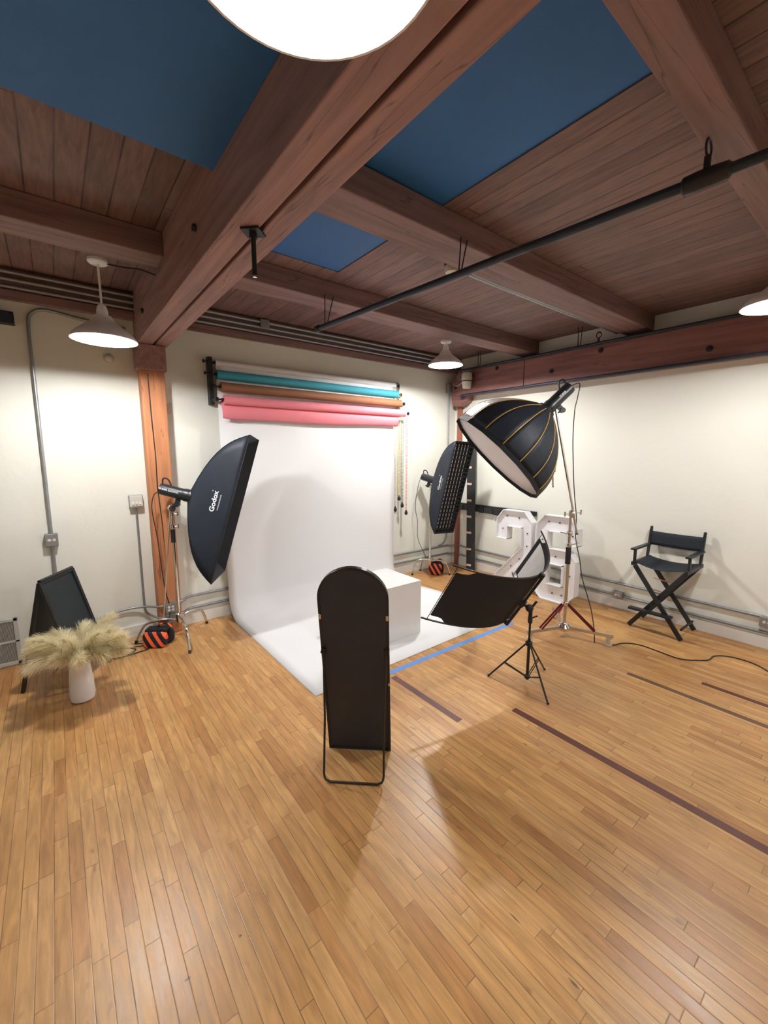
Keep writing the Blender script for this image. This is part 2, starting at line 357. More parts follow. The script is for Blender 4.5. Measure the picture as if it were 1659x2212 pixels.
def spline(pts, n=8):
    """Catmull-Rom through the points"""
    P = [V(p) for p in pts]; P = [P[0] * 2 - P[1]] + P + [P[-1] * 2 - P[-2]]; out = []
    for i in range(1, len(P) - 2):
        a, b, c, d = P[i - 1:i + 3]
        for k in range(n):
            t = k / n
            out.append(0.5 * ((2 * b) + (c - a) * t + (2 * a - 5 * b + 4 * c - d) * t * t + (3 * b - a - 3 * c + d) * t ** 3))
    out.append(P[-2]); return out
def text_mesh(body, size, bold=0.0):
    cu = bpy.data.curves.new('lettering', 'FONT'); cu.body = body; cu.size = size; cu.align_x = 'CENTER'; cu.align_y = 'CENTER'
    cu.offset = bold; cu.resolution_u = 3
    o = bpy.data.objects.new('lettering', cu); COL.objects.link(o)
    dg = bpy.context.evaluated_depsgraph_get(); dg.update()
    me = bpy.data.meshes.new_from_object(o.evaluated_get(dg))
    vs = [tuple(v.co) for v in me.vertices]; fs = [tuple(p.vertices) for p in me.polygons]
    bpy.data.objects.remove(o, do_unlink=True); bpy.data.curves.remove(cu); bpy.data.meshes.remove(me)
    return vs, fs

# ------------------------------------------------------------------ structure: floor, walls, ceiling
T = 0.12
struct('floor', MB().box((X0, Y0, -T), (WX + T, WY + T, 0)), M_FLOOR)
struct('wall_back', MB().box((X0, WY, 0), (WX + T, WY + T, CEIL + .3)), M_WALL)
struct('wall_right', MB().box((WX, Y0, 0), (WX + T, WY, CEIL + .3)), M_WALL)
struct('wall_left', MB().box((X0 - T, Y0, 0), (X0, WY + T, CEIL + .3)), M_WALL)
struct('wall_front', MB().box((X0 - T, Y0 - T, 0), (WX + T, Y0, CEIL + .3)), M_WALL)
# ceiling planks with one opening for the skylight right of the double beam
HX0, HX1, HY0, HY1 = 0.86, 2.045, 0.80, 3.235
c = MB()
c.box((X0, Y0, CEIL), (HX0, WY, CEIL + .05)); c.box((HX1, Y0, CEIL), (WX, WY, CEIL + .05))
c.box((HX0, Y0, CEIL), (HX1, HY0, CEIL + .05)); c.box((HX0, HY1, CEIL), (HX1, WY, CEIL + .05))
struct('ceiling', c, M_CEIL)
w1 = struct('window_1', MB().box((HX0, HY0, CEIL + .006), (HX1, HY1, CEIL + .04)), M_DARKPANEL)
struct('baseboard_back', MB().box((X0, WY - .018, 0), (WX, WY, .125)), M_BASE, bevel=.003)
struct('baseboard_right', MB().box((WX - .018, Y0, 0), (WX, WY, .125)), M_BASE, bevel=.003)

# double beam running to the post (two timbers with a groove between them)
t = thing('double_beam', 'thick double timber ceiling beam running overhead to the post left of the backdrop', 'beam', (0.86, WY, 3.0))
part('timber', MB().box((0.73, Y0, 3.0), (0.862, WY, CEIL)), M_BEAMY, t, bevel=.006)
part('timber', MB().box((0.884, Y0, 3.003), (1.0, WY, CEIL)), M_BEAMY, t, bevel=.006)
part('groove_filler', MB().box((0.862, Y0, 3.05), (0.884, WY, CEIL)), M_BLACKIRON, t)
for y in (4.35, 2.62): part('bolt', MB().lathe([(.016, 0), (.022, .004), (.02, .018), (.001, .02)], 10, (0.73, y, 3.18), (-1, 0, 0)), M_BLACKIRON, t)
# purlins
PUR = [(3.43, 3.69, 3.305), (2.0, 2.28, 3.305), (0.605, 0.75, 3.305), (-1.6, -1.33, 3.305)]
plab = ['ceiling cross beam nearest the backdrop wall, right of the double beam', 'middle ceiling cross beam right of the double beam, crossing the dark skylight',
        'dark ceiling cross beam in the upper right corner', 'ceiling cross beam behind the viewer on the right']
llab = ['ceiling cross beam left of the double beam above the left pendant lamp', 'ceiling cross beam at the added shade sheet left of the double beam', None, None]
for i, (y0, y1, z0) in enumerate(PUR):
    if i == 3: continue
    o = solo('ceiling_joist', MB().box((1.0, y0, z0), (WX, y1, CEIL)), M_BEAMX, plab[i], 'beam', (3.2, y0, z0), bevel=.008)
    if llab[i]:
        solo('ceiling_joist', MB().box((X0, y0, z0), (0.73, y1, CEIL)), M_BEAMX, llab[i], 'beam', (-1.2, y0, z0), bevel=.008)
solo('ceiling_shade_sheet', MB().box((X0, 0.4, 3.30), (0.728, 2.265, 3.304)), M_DARKPANEL, 'large dark blue sheet added for the shade on the ceiling left of the double beam', 'shade sheet', (-1.2, 1.4, 3.30))  # added sheet, its dark colour stands in for shade over this bay
# post at the back wall
t = thing('timber_column', 'orange brown timber post with a cracked face, left of the backdrop', 'post', (0.83, 4.88, 0))
part('shaft', MB().box((0.735, 4.80, 0), (0.955, WY, 2.76)), M_POST, t, bevel=.012)
part('cap_block', MB().box((0.71, 4.78, 2.755), (0.975, WY, 3.0)), M_BEAMY, t, bevel=.008)
part('crack', MB().tube([(0.80, 4.799, 2.72), (0.805, 4.799, 2.3), (0.815, 4.799, 1.9), (0.81, 4.799, 1.6), (0.83, 4.799, 1.2), (0.835, 4.799, .8)], [.004, .006, .005, .006, .004, .001], 6), M_RUBBER, t)
# corner post and corbel under the header
t = thing('timber_column', 'narrow reddish timber post with a shaped corbel in the room corner', 'post', (5.36, 4.78, 0))
part('shaft', MB().box((5.385, 4.79, 0), (WX, 4.86, 2.70)), M_POSTR, t, bevel=.006)
cp = [(4.885, 3.12), (4.885, 2.82), (4.86, 2.70), (4.70, 2.69), (4.60, 2.76), (4.565, 2.86), (4.565, 3.12)]
part('corbel', MB().prism(cp, lambda p: (5.27, p[0], p[1]), lambda p: (WX, p[0], p[1])), M_BEAMB, t, bevel=.004)
part('bolt', MB().lathe([(.022, 0), (.022, .014)], 10, (5.27, 4.80, 2.99), (-1, 0, 0)), M_BLACKIRON, t)
# header beam on the right wall, bolts, joint
t = thing('header_beam', 'long reddish timber beam bolted along the top of the right wall', 'beam', (5.3, 2, 2.86))
part('timber', MB().box((5.22, Y0, 2.86), (WX, 3.50, 3.215)), M_BEAMB, t, bevel=.006)
part('timber', MB().box((5.22, 3.508, 2.86), (WX, 4.72, 3.215)), M_BEAMB, t, bevel=.006)
for y, z in ((3.96, 3.17), (3.09, 3.0), (1.40, 2.97), (2.47, 3.15), (4.42, 3.12), (-.3, 2.97)):
    part('bolt', MB().lathe([(.03, 0), (.03, .006), (.016, .008), (.016, .02)], 12, (5.22, y, z), (-1, 0, 0)), M_BLACKIRON, t)
solo('sprinkler_feed_pipe', MB().tube([(5.19, Y0, 2.845), (5.19, 4.60, 2.845)], .019, 12).box((5.17, 4.56, 2.80), (5.21, 4.62, 2.83)), M_PAINTPIPE,
     'dark blue pipe running under the reddish beam on the right wall', 'pipe', (5.19, 4.6, 2.84), smooth=True)
# ledger with stepped conduits on the back wall
t = thing('ledger_beam', 'long dark timber ledger under the ceiling above the paper rolls', 'beam', (2.5, 4.9, 3.22))
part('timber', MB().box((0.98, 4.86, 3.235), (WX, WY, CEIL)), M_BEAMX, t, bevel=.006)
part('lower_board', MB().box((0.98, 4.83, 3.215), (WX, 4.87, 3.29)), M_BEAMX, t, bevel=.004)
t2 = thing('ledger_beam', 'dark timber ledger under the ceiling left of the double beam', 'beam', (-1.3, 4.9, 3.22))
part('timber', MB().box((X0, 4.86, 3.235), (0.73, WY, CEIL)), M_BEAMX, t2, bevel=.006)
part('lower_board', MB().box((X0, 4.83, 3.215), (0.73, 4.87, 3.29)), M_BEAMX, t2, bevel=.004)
names = ['lowest', 'middle', 'topmost']
for k, z in enumerate((3.315, 3.37, 3.425)):
    for side, xa, xb in (('above the paper rolls', 1.0, 5.3), ('left of the double beam', X0, 0.73)):
        solo('ledger_conduit', MB().tube([(xa, 4.835 - .012 * k, z), (xb, 4.835 - .012 * k, z)], .015, 10), M_STEEL,
             names[k] + ' of the three thin conduits strapped along the ceiling ledger ' + side, 'conduit', (xa, 4.83, z), group='conduits along the ledger', smooth=True)
solo('junction_box', MB().box((1.98, 4.79, 3.36), (2.09, 4.86, 3.455)), M_STEEL, 'small square junction box on the ledger conduits above the rolls', 'junction box', (2.03, 4.82, 3.36), bevel=.004)

# ------------------------------------------------------------------ pendant lamps
def make_pendant(loc, stem, label, level=1.0):
    t = thing('pendant_lamp', label, 'lamp', loc, 0, 'white enamel pendant lamps')
    prof = [(.035, .17), (.055, .165), (.07, .14), (.085, .12), (.13, .085), (.175, .05), (.203, .018), (.213, .0)]
    m = MB(); n = 48
    out = prof; inn = [(r - .004, h - .001) for r, h in prof][::-1]; inn[-1] = (.03, .165)
    m.lathe(out + [(.215, -.006), (.210, -.006)] + inn, n, caps=False)
    part('shade', m, M_ENAMEL, t, world=False, smooth=True)
    part('socket', MB().lathe([(.033, .10), (.037, .14), (.037, .20), (.028, .235), (.012, .25)], 20), M_ENAMEL, t, world=False, smooth=True)
    part('bulb', MB().lathe([(.001, .022), (.018, .026), (.029, .045), (.030, .062), (.022, .085), (.016, .105)], 20), M_BULB, t, world=False, smooth=True)
    part('stem', MB().tube([(0, 0, .24), (0, 0, stem)], .0075, 10), M_ENAMEL, t, world=False, smooth=True)
    part('canopy', MB().lathe([(.012, stem - .012), (.055, stem - .01), (.066, stem), (.066, stem + .018)], 28), M_ENAMEL, t, world=False, smooth=True)
    ld = bpy.data.lights.new('bulb_light', 'POINT'); ld.energy = LAMP_POWER * level; ld.color = LAMP_COLOR; ld.shadow_soft_size = .046
    lo = bpy.data.objects.new('bulb_light', ld); COL.objects.link(lo); lo.parent = t; lo.location = (0, 0, .05)
    return t
plabels = ['large glowing pendant lamp overhead at the top of the picture', 'pendant lamp hanging on a long stem left of the timber post',
           'pendant lamp near the room corner right of the paper rolls', 'pendant lamp cut off at the right edge of the picture',
           'unseen pendant lamp added as fill behind the viewer on the left', 'unseen pendant lamp added as fill behind the viewer on the right']
for (x, y, z), lb, lv in zip(LAMPS, plabels, LAMP_LEVEL):
    top = 3.30 - z
    if y < 0: top = CEIL - z - .02
    if abs(z - 2.95) < .01: top = CEIL - z - .02
    if z == 2.72: top = 3.28 - z
    make_pendant((x, y, z), top, lb, lv)
# ------------------------------------------------------------------ ceiling pipework
t = thing('sprinkler_pipe', 'long dark sprinkler pipe hanging diagonally across the ceiling', 'pipe', (2.3, 2.2, 3.12))
pp = [(2.02, 3.62, 3.10), (2.10, 2.9, 3.115), (2.27, 2.2, 3.13), (2.42, .8, 3.16), (2.60, -1.4, 3.19)]
pa, pb = V((2.05, 3.60, 3.095)), V((2.65, -1.6, 3.20))
part('pipe', MB().tube([pa, pb], .024, 14), M_PAINTPIPE, t, smooth=True)
part('end_cap', MB().lathe([(.026, -.02), (.032, -.015), (.032, .03), (.02, .036)], 14, pa, pa - pb), M_BLACKIRON, t, smooth=True)
def on_pipe(y): return pa + (pb - pa) * ((pa.y - y) / (pa.y - pb.y))
q = on_pipe(0.72)
part('coupling', MB().lathe([(.025, -.09), (.036, -.08), (.04, -.03), (.04, .03), (.036, .08), (.025, .09)], 14, q, pb - pa), M_BLACKIRON, t, smooth=True)
part('sprinkler_head', MB().tube([q + V((0, 0, .03)), q + V((0, 0, .09))], .014, 8).tube([q + V((.035 * math.sin(a), 0, .12 + .035 * math.cos(a))) for a in [i * PI / 9 for i in range(18)]], .005, 6, close=True)
     .lathe([(.005, 0), (.024, .002), (.024, .006)], 12, q + V((0, 0, .16))), M_BLACKIRON, t)
for y, yt, zt, dx in ((3.48, 3.425, 3.34, .045), (2.02, 1.995, 3.33, .03)):
    q = on_pipe(y)
    for s_ in (-1, 1):
        part('hanger_rod', MB().tube([(q.x + s_ * dx, yt - .004, zt), (q.x + s_ * .012, y, q.z + .02)], .0045, 6), M_BLACKIRON, t)
solo('lamp_feed_wire', MB().tube(spline([(.42, 3.78, 3.297), (.52, 3.74, 3.285), (.62, 3.72, 3.29), (.72, 3.70, 3.27)], 6), .006, 6), M_BLACKIRON, 'dark wire from the left pendant lamp to the double beam', 'wire', (.5, 3.75, 3.29), smooth=True)
t = thing('hanger_plate', 'diamond shaped iron plate with a long drop rod bolted under the double beam', 'bracket', (0.845, 2.09, 2.99))
part('plate', MB().obox((0.845, 2.09, 2.994), (1, 1, 0), (-1, 1, 0), (0, 0, 1), .045, .045, .005), M_BLACKIRON, t)
part('rod', MB().tube([(.845, 2.09, 3.0), (.845, 2.09, 2.80)], .0115, 12).lathe([(.02, 0), (.02, .02)], 6, (.845, 2.09, 2.965)), M_BLACKIRON, t, smooth=True)
part('rod_end', MB().tube([(.845, 2.09, 2.80), (.845, 2.09, 2.792)], .010, 12), M_CHROME, t, label='bright cut end of the rod')
t = thing('smoke_detector', 'round white smoke detector on the ceiling beside the middle cross beam', 'smoke detector', (2.62, 2.42, 3.42))
part('body', MB().lathe([(.035, -.05), (.05, -.045), (.058, -.02), (.058, 0)], 24, (2.60, 2.44, 3.40)), M_CREAM, t, smooth=True)
part('mounting_box', MB().lathe([(.06, 0), (.06, .065)], 24, (2.60, 2.44, 3.40)), M_BLACKIRON, t, smooth=True)
for k, yy in enumerate((2.305, 2.335)):
    solo('joist_conduit', MB().tube(spline([(2.66, 2.42, 3.42), (2.75, yy + .02, 3.35), (2.9, yy, 3.325), (5.3, yy, 3.325)], 6), .011, 8), M_STEEL,
         ('nearer' if k == 0 else 'farther') + ' of two thin conduits along the middle ceiling cross beam', 'conduit', (2.9, yy, 3.32), group='conduits along the middle joist', smooth=True)
solo('header_pipe', MB().tube([(5.21, Y0, 3.235), (5.21, 4.7, 3.235)], .016, 10), M_PAINTPIPE, 'thin dark pipe lying along the top of the reddish beam on the right wall', 'pipe', (5.2, 2, 3.23), smooth=True)
for y, lb in ((2.75, 'pair of thin hanger rods above the reddish beam between two cross beams'), (4.30, 'pair of thin hanger rods above the reddish beam near the corner')):
    solo('hanger_rods', MB().tube([(5.2, y, 3.47), (5.21, y, 3.24)], .005, 6).tube([(5.2, y - .05, 3.47), (5.21, y - .03, 3.24)], .005, 6), M_BLACKIRON, lb, 'bracket', (5.2, y, 3.24))
def sprink(x, y, z, lb):
    solo('ring_sprinkler', MB().tube([(x, y, z), (x, y, z + .05)], .012, 8).tube([V((x, y + .03 * math.sin(a), z + .075 + .03 * math.cos(a))) for a in [i * PI / 8 for i in range(16)]], .005, 6, close=True)
         .lathe([(.004, 0), (.02, .002), (.02, .006)], 12, (x, y, z + .105)), M_BLACKIRON, lb, 'sprinkler', (x, y, z))
sprink(5.21, 2.50, 3.25, 'small ring shaped sprinkler head on the thin pipe above the reddish beam')
t = thing('fire_bell', 'cream pot shaped alarm horn at the corner end of the reddish beam', 'alarm', (5.14, 4.40, 2.93))
part('housing', MB().lathe([(.062, .0), (.078, .10), (.082, .11), (.082, .20), (.07, .23)], 24, (5.12, 4.44, 2.93)), M_CREAM, t, smooth=True)
part('band', MB().lathe([(.084, .10), (.084, .112)], 24, (5.12, 4.44, 2.93)), M_BLACKIRON, t, smooth=True)
part('mounting_box', MB().box((5.15, 4.47, 2.99), (5.22, 4.56, 3.08)), M_CREAM, t, bevel=.004)
part('wire', MB().tube(spline([(5.12, 4.53, 3.03), (5.14, 4.66, 2.99), (5.2, 4.80, 3.05)]), .004, 6), M_CREAM, t)
solo('corner_junction_box', MB().box((5.20, 4.88, 2.92), (5.31, WY, 3.06)), M_STEEL, 'grey junction box in the corner above the vertical conduit', 'junction box', (5.25, 4.93, 2.92), bevel=.004)

# camera-like lettering mapped on a curved soft box panel
def basis(d, roll):
    d = V(d).normalized(); u = d.cross(V((0, 0, 1))).normalized(); v = u.cross(d)
    c_, s_ = math.cos(roll), math.sin(roll)
    return d, u * c_ + v * s_, v * c_ - u * s_

def make_flash(t, a, d, up, length=.30, r=.055, stub=True):
    """studio flash body behind point a, pointing along d"""
    a, d, up = V(a), V(d).normalized(), V(up).normalized()
    side = d.cross(up).normalized(); up = side.cross(d).normalized()
    part('housing', MB().lathe([(r * .55, -length), (r * .92, -length + .006), (r, -length + .03), (r, -.09), (r * 1.02, -.085), (r * 1.12, -.06), (r * 1.12, -.01), (r * 1.05, 0)], 28, a, d), M_FLASH, t, smooth=True)
    h = [a - d * (length - .015) + up * r * .9, a - d * (length - .01) + up * (r + .045), a - d * (length - .055) + up * (r + .05), a - d * (length - .10) + up * r * .95]
    part('handle', MB().tube(spline(h, 5), .008, 8), M_FLASH, t, smooth=True)
    part('mount_ring', MB().lathe([(r * 1.05, -.012), (r * 1.5, -.01), (r * 1.5, .012), (r * 1.05, .012)], 28, a, d), M_FLASH, t, smooth=True)
    b = a - d * .115
    part('tilt_bracket', MB().bar(b - up * (r - .01), b - up * (r + .06), .028, .045, d).lathe([(.026, -.024), (.026, .024)], 16, b - up * (r + .055), side), M_FLASH, t)
    part('tilt_knob', MB().tube([b - up * (r + .055) + side * .02, b - up * (r + .055) + side * .045], .006, 8).bar(b - up * (r + .055) + side * .05 - d * .028, b - up * (r + .055) + side * .05 + d * .028, .012, .012), M_FLASH, t)
    return b - up * (r + .07)

def softbox(t, a, d, u, v, w, h, D, lip=.06, p=2.0, nu=10, side_sign=1, grid=False, logo=(.62, .06, .095), scale_txt=1.0):
    a = V(a); r0 = .07
    def prof(tt): return .6 * (1 - (1 - min(tt, 1)) ** 3) + .4 * min(tt, 1)
    def half(tt): f = prof(tt); return r0 + (w / 2 - r0) * f, r0 + (h / 2 - r0) * f
    def surf(tt, su, sv): hu, hv = half(tt); return a + d * (D * tt) + u * hu * su + v * hv * sv
    def pan(name, f1):
        m = MB(); n = 12
        # slight sag of cloth between the ribs
        m.grid(f1, nu, n); part(name, m, M_FABRIC, t, smooth=True, solid=.003)
    def sag(tt, q): return .018 * math.sin(PI * min(1, tt)) * (1 - q * q)
    for sgn in (1, -1):
        pan('side_panel', lambda i, j, sgn=sgn: surf(i, sgn, 2 * j - 1) - u * sgn * sag(i, 2 * j - 1))
    for sgn in (1, -1):
        pan('end_panel', lambda i, j, sgn=sgn: surf(i, 2 * j - 1, sgn) - v * sgn * sag(i, 2 * j - 1))
    m = MB()
    cor = [(1, 1), (1, -1), (-1, -1), (-1, 1)]
    cf = a + d * D; c0 = cf - d * lip
    hu_, hv_ = half(1 - lip / D); hu_ -= .022; hv_ -= .022
    for k in range(4):
        (a1, b1), (a2, b2) = cor[k], cor[(k + 1) % 4]
        m.add([c0 + u * hu_ * a1 + v * hv_ * b1, c0 + u * hu_ * a2 + v * hv_ * b2,
               cf + u * w / 2 * a2 * 1.003 + v * h / 2 * b2 * 1.002, cf + u * w / 2 * a1 * 1.003 + v * h / 2 * b1 * 1.002], [(0, 1, 2, 3)])
    part('lip', m, M_FABRIC2, t, solid=.004)
    part('diffuser', MB().add([c0 + u * hu_ * i + v * hv_ * j - d * .004 for i, j in cor], [(0, 1, 2, 3)]), M_DIFF, t, solid=.002)
    m = MB()
    for i, j in cor: m.tube([surf(tt, i, j) for tt in [k / 10 for k in range(11)]], .004, 6)
    part('seam_piping', m, M_FABRIC2, t, smooth=True)
    if grid:
        m = MB(); gu, gv = 6, 22; gd = lip * .7
        for i in range(gu + 1):
            s_ = -1 + 2 * i / gu; m.obox(c0 + u * (w / 2 - .012) * s_ + d * (lip - gd / 2 - .004), u, v, d, .0055, h / 2 - .014, gd / 2)
        for j in range(gv + 1):
            s_ = -1 + 2 * j / gv; m.obox(c0 + v * (h / 2 - .012) * s_ + d * (lip - gd / 2 - .004), u, v, d, w / 2 - .014, .0055, gd / 2)
        part('fabric_grid', m, M_FABRIC2, t)
    if logo:
        t0, y0, sz = logo
        def place(name, body, size, dt, bold):
            vs, fs = text_mesh(body, size, bold)
            D2 = D * 1.05
            out = []
            for x, y, z in vs:
                tt = t0 + dt - y / D2; hv = half(tt)[1]
                q = y0 + x / hv
                out.append(surf(tt, side_sign, q) - u * side_sign * (sag(tt, q) - .006))
            part(name, MB().add(out, fs), M_WHITE, t, label='white lettering on the black side panel')
        place('lettering', 'Godox', sz, 0, sz * .03); place('web_lettering', 'WWW.GODOX.COM', sz * .22, sz * .75 / D, sz * .004)
        # registered mark
        tt = t0 - sz * .45 / D; q = y0 + sz * 1.5 / half(t0)[1]
        part('trade_mark', MB().tube([surf(tt, side_sign, q) + u * side_sign * .004 + v * .006 * math.cos(k) + d * .006 * math.sin(k) for k in [i * PI / 6 for i in range(12)]], .0012, 4, close=True), M_WHITE, t)

# ------------------------------------------------------------------ C-stands
def c_stand(label, base, feet, top, loc_rz=0, arm=None, grip=(1.03, 1.165)):
    bx, by = base; t = thing('light_stand', label, 'light stand', (bx, by, 0))
    for k, (fx, fy) in enumerate(feet):
        dx, dy = fx - bx, fy - by
        z0 = .235 - .02 * k
        pts = spline([(bx, by, z0), (bx + dx * .35, by + dy * .35, z0 + .02), (bx + dx * .72, by + dy * .72, z0 + .0), (bx + dx * .88, by + dy * .88, z0 - .07), (fx, fy, .02)], 6)
        l = part('leg', MB().tube(pts, .0125, 12), M_CHROME, t, smooth=True)
        part('rubber_foot', MB().tube([(fx - dx * .01, fy - dy * .01, .03), (fx + dx * .005, fy + dy * .005, 0.0)], .015, 12), M_RUBBER, l, smooth=True)
    part('leg_collar', MB().lathe([(.03, .175), (.034, .18), (.034, .26), (.024, .27)], 20, (bx, by, 0)), M_CHROME, t, smooth=True)
    part('lower_column', MB().tube([(bx, by, .16), (bx, by, grip[0])], .0165, 16), M_CHROME, t, smooth=True)
    part('grip_sleeve', MB().tube([(bx, by, grip[0]), (bx, by, grip[1])], .0215, 16), M_GRIP, t, smooth=True, label='black foam sleeve')
    part('upper_column', MB().tube([(bx, by, grip[1]), (bx, by, top)], .0125, 14), M_CHROME, t, smooth=True)
    for z in (grip[1] + .03, top - .06, .245):
        part('clamp', MB().lathe([(.022, -.018), (.025, -.012), (.025, .012), (.022, .018)], 16, (bx, by, z)), M_CHROME, t, smooth=True)
        part('wing_knob', MB().tube([(bx + .02, by - .01, z), (bx + .05, by - .02, z)], .005, 8).bar((bx + .052, by - .02, z - .022), (bx + .052, by - .02, z + .022), .010, .012, (1, 0, 0)), M_NICKEL, t, bevel=.002)
    part('grip_head', MB().lathe([(.034, -.022), (.036, -.018), (.036, .018), (.034, .022)], 24, (bx, by - .01, top), (.3, -.95, 0)), M_NICKEL, t, smooth=True)
    if arm: part('grip_arm', MB().tube(arm, .0075, 10), M_NICKEL, t, smooth=True)
    return t
c_stand('chrome light stand by the timber post, holding the large softbox on the left', (.893, 4.65), [(.879, 4.197), (1.216, 4.845), (.50, 4.77)], 1.385,
        arm=[(.88, 4.62, 1.38), (.74, 4.60, .28)])
c_stand('chrome light stand in the room corner behind the tall gridded softbox', (4.60, 4.66), [(4.35, 4.80), (4.82, 4.43), (4.62, 4.90)], 1.42)

# left softbox with its flash
dL = V((.831, -.482, -.278)); uL = V((-.487, -.871, .056)); vL = V((.269, -.089, .959))
aL = V((1.060, 4.497, 1.507))
t = thing('softbox', 'large black rectangular softbox on the left, seen from the side against the white backdrop', 'softbox', aL)
softbox(t, aL, dL, uL, vL, .60, 1.49, .45, lip=.105, logo=(.60, .06, .072))
t = thing('studio_flash', 'black studio flash with a loop handle plugged into the left softbox', 'flash head', aL - dL * .15)
b_ = make_flash(t, aL, dL, (0.1, 0, 1), .31, .058)
part('spigot', MB().tube([b_ + V((0, 0, .01)), (.893, 4.65, 1.40)], .012, 10), M_FLASH, t, smooth=True)
vs, fs = text_mesh('SK400II GODOX', .026, .0009)
sd = V((.482, .831, 0)).normalized() * -1
part('lettering', MB().add([aL - dL * .205 + dL * x + V((0, 0, 1)) * y * .96 + sd * (.0595) + V((0, 0, .012)) for x, y, z in vs], fs), M_WHITE, t, label='white printed lettering')
cb = spline([aL - dL * .31 + V((0, 0, -.02)), (.745, 4.66, 1.52), (.725, 4.68, 1.38), (.755, 4.70, 1.1), (.775, 4.72, .8), (.80, 4.745, .5), (.835, 4.76, .31), (.80, 4.70, .2), (.74, 4.66, .12), (.70, 4.72, .02)], 8)
solo('power_cable', MB().tube(cb, .0045, 8), M_CORD, 'thin black cable hanging from the left flash down the timber post', 'cable', (.80, 4.7, 0), smooth=True)

# corner strip softbox with grid
dS = V((-.044, -.973, -.227)); uS = V((-.998, .033, .055)); vS = V((.046, -.229, .972))
aS = V((4.60, 4.55, 1.508))
t = thing('strip_softbox', 'tall narrow black softbox with a fabric grid front near the room corner', 'softbox', aS)
softbox(t, aS, dS, uS, vS, .40, 1.40, .41, lip=.04, grid=True, logo=(.60, .08, .075))
t = thing('studio_flash', 'small black studio flash behind the tall gridded softbox in the corner', 'flash head', aS)
dF = V((.62, -.75, -.25)).normalized()
b_ = make_flash(t, aS + V((0.02, .01, 0)), V((.35, -.9, -.25)), (0, 0, 1), .26, .055)
part('spigot', MB().tube([b_, (4.60, 4.66, 1.43)], .012, 10), M_FLASH, t, smooth=True)
cb = spline([(4.50, 4.79, 1.56), (4.45, 4.80, 1.40), (4.42, 4.82, 1.1), (4.47, 4.82, .85), (4.46, 4.80, .6), (4.55, 4.75, .35), (4.66, 4.70, .1), (4.75, 4.6, .008), (4.95, 4.35, .008), (5.1, 4.2, .008)], 8)
solo('power_cable', MB().tube(cb, .0045, 8), M_CORD, 'thin black cable hanging behind the corner light stand and trailing on the floor', 'cable', (4.5, 4.8, 0), smooth=True)

# ------------------------------------------------------------------ octagonal-type deep softbox on a boom
aO = V((3.993, 2.392, 2.383)); dO = V((-.554, .446, -.703)).normalized(); uO = dO.cross(V((0, 0, 1))).normalized(); vO = uO.cross(dO).normalized()
NO, RO, DO = 16, .57, .665
ph = math.radians(6.8)
t = thing('parabolic_softbox', 'big deep round black softbox with gold seams tilted down under the ceiling on the right', 'softbox', aO)
def orad(tt): return .07 + (RO - .07) * (1 - (1 - tt) ** 2.25)
def opt(tt, k, q=0.0):
    a0 = ph + 2 * PI * k / NO; a1 = ph + 2 * PI * (k + 1) / NO
    r = orad(tt); p0 = uO * math.cos(a0) + vO * math.sin(a0); p1 = uO * math.cos(a1) + vO * math.sin(a1)
    flat = p0 * (1 - q) + p1 * q
    return aO + dO * (DO * tt) + flat * r
for k in range(NO):
    m = MB(); m.grid(lambda i, j: opt(i, k, j), 14, 5)
    silver = k in (3, 4)
    part('panel', m, M_SILVER if silver else M_FABRIC, t, smooth=True, solid=.003, label='crinkled silver panel' if silver else None)
for k in range(NO):
    part('gold_rib', MB().tube([opt(i / 14, k) for i in range(1, 15)], .0048, 6), M_GOLD, t, smooth=True)
m = MB(); cO = aO + dO * DO
ring0 = [opt(1, k) for k in range(NO)]; ring1 = [p + dO * .045 + (cO - p).normalized() * -.004 for p in ring0]; 
m.add(ring0 + ring1, [(k, (k + 1) % NO, (k + 1) % NO + NO, k + NO) for k in range(NO)])
part('lip', m, M_FABRIC2, t, solid=.006)
m = MB(); dif = [cO + (p - cO) * .985 + dO * .012 for p in ring0]; mid = [cO + (p - cO) * .5 + dO * .004 for p in ring0]
m.add(dif + mid + [cO + dO * .002], [(k, (k + 1) % NO, (k + 1) % NO + NO, k + NO) for k in range(NO)] + [(k + NO, (k + 1) % NO + NO, 2 * NO) for k in range(NO)])
part('diffuser', m, M_DIFF, t, smooth=True, solid=.002)
sp0 = V((4.22, 2.30, 1.86))
st_ = [V((4.205, 2.415, 1.76)), V((4.185, 2.40, 1.68)), V((4.19, 2.40, 1.60)), V((4.215, 2.40, 1.575)), V((4.245, 2.42, 1.61)), V((4.235, 2.42, 1.69)), V((4.21, 2.415, 1.75))]
part('strap', MB().tube(spline(st_, 6), .0035, 6).box((4.19, 2.39, 1.74), (4.225, 2.42, 1.79)), M_FABRIC2, t, smooth=True)
t = thing('studio_flash', 'black studio flash angled down behind the big round softbox', 'flash head', aO - dO * .15)
b_ = make_flash(t, aO + dO * .01, dO, vO, .33, .062)
vs, fs = text_mesh('SK400II', .026, .0009)
fsd = (V((0, 0, CAMZ)) - aO).normalized(); fsd = (fsd - dO * fsd.dot(dO)).normalized(); fup = fsd.cross(-dO)
part('lettering', MB().add([aO - dO * .19 - dO * x + fup * y + fsd * .0645 for x, y, z in vs], fs), M_WHITE, t, label='white printed lettering')
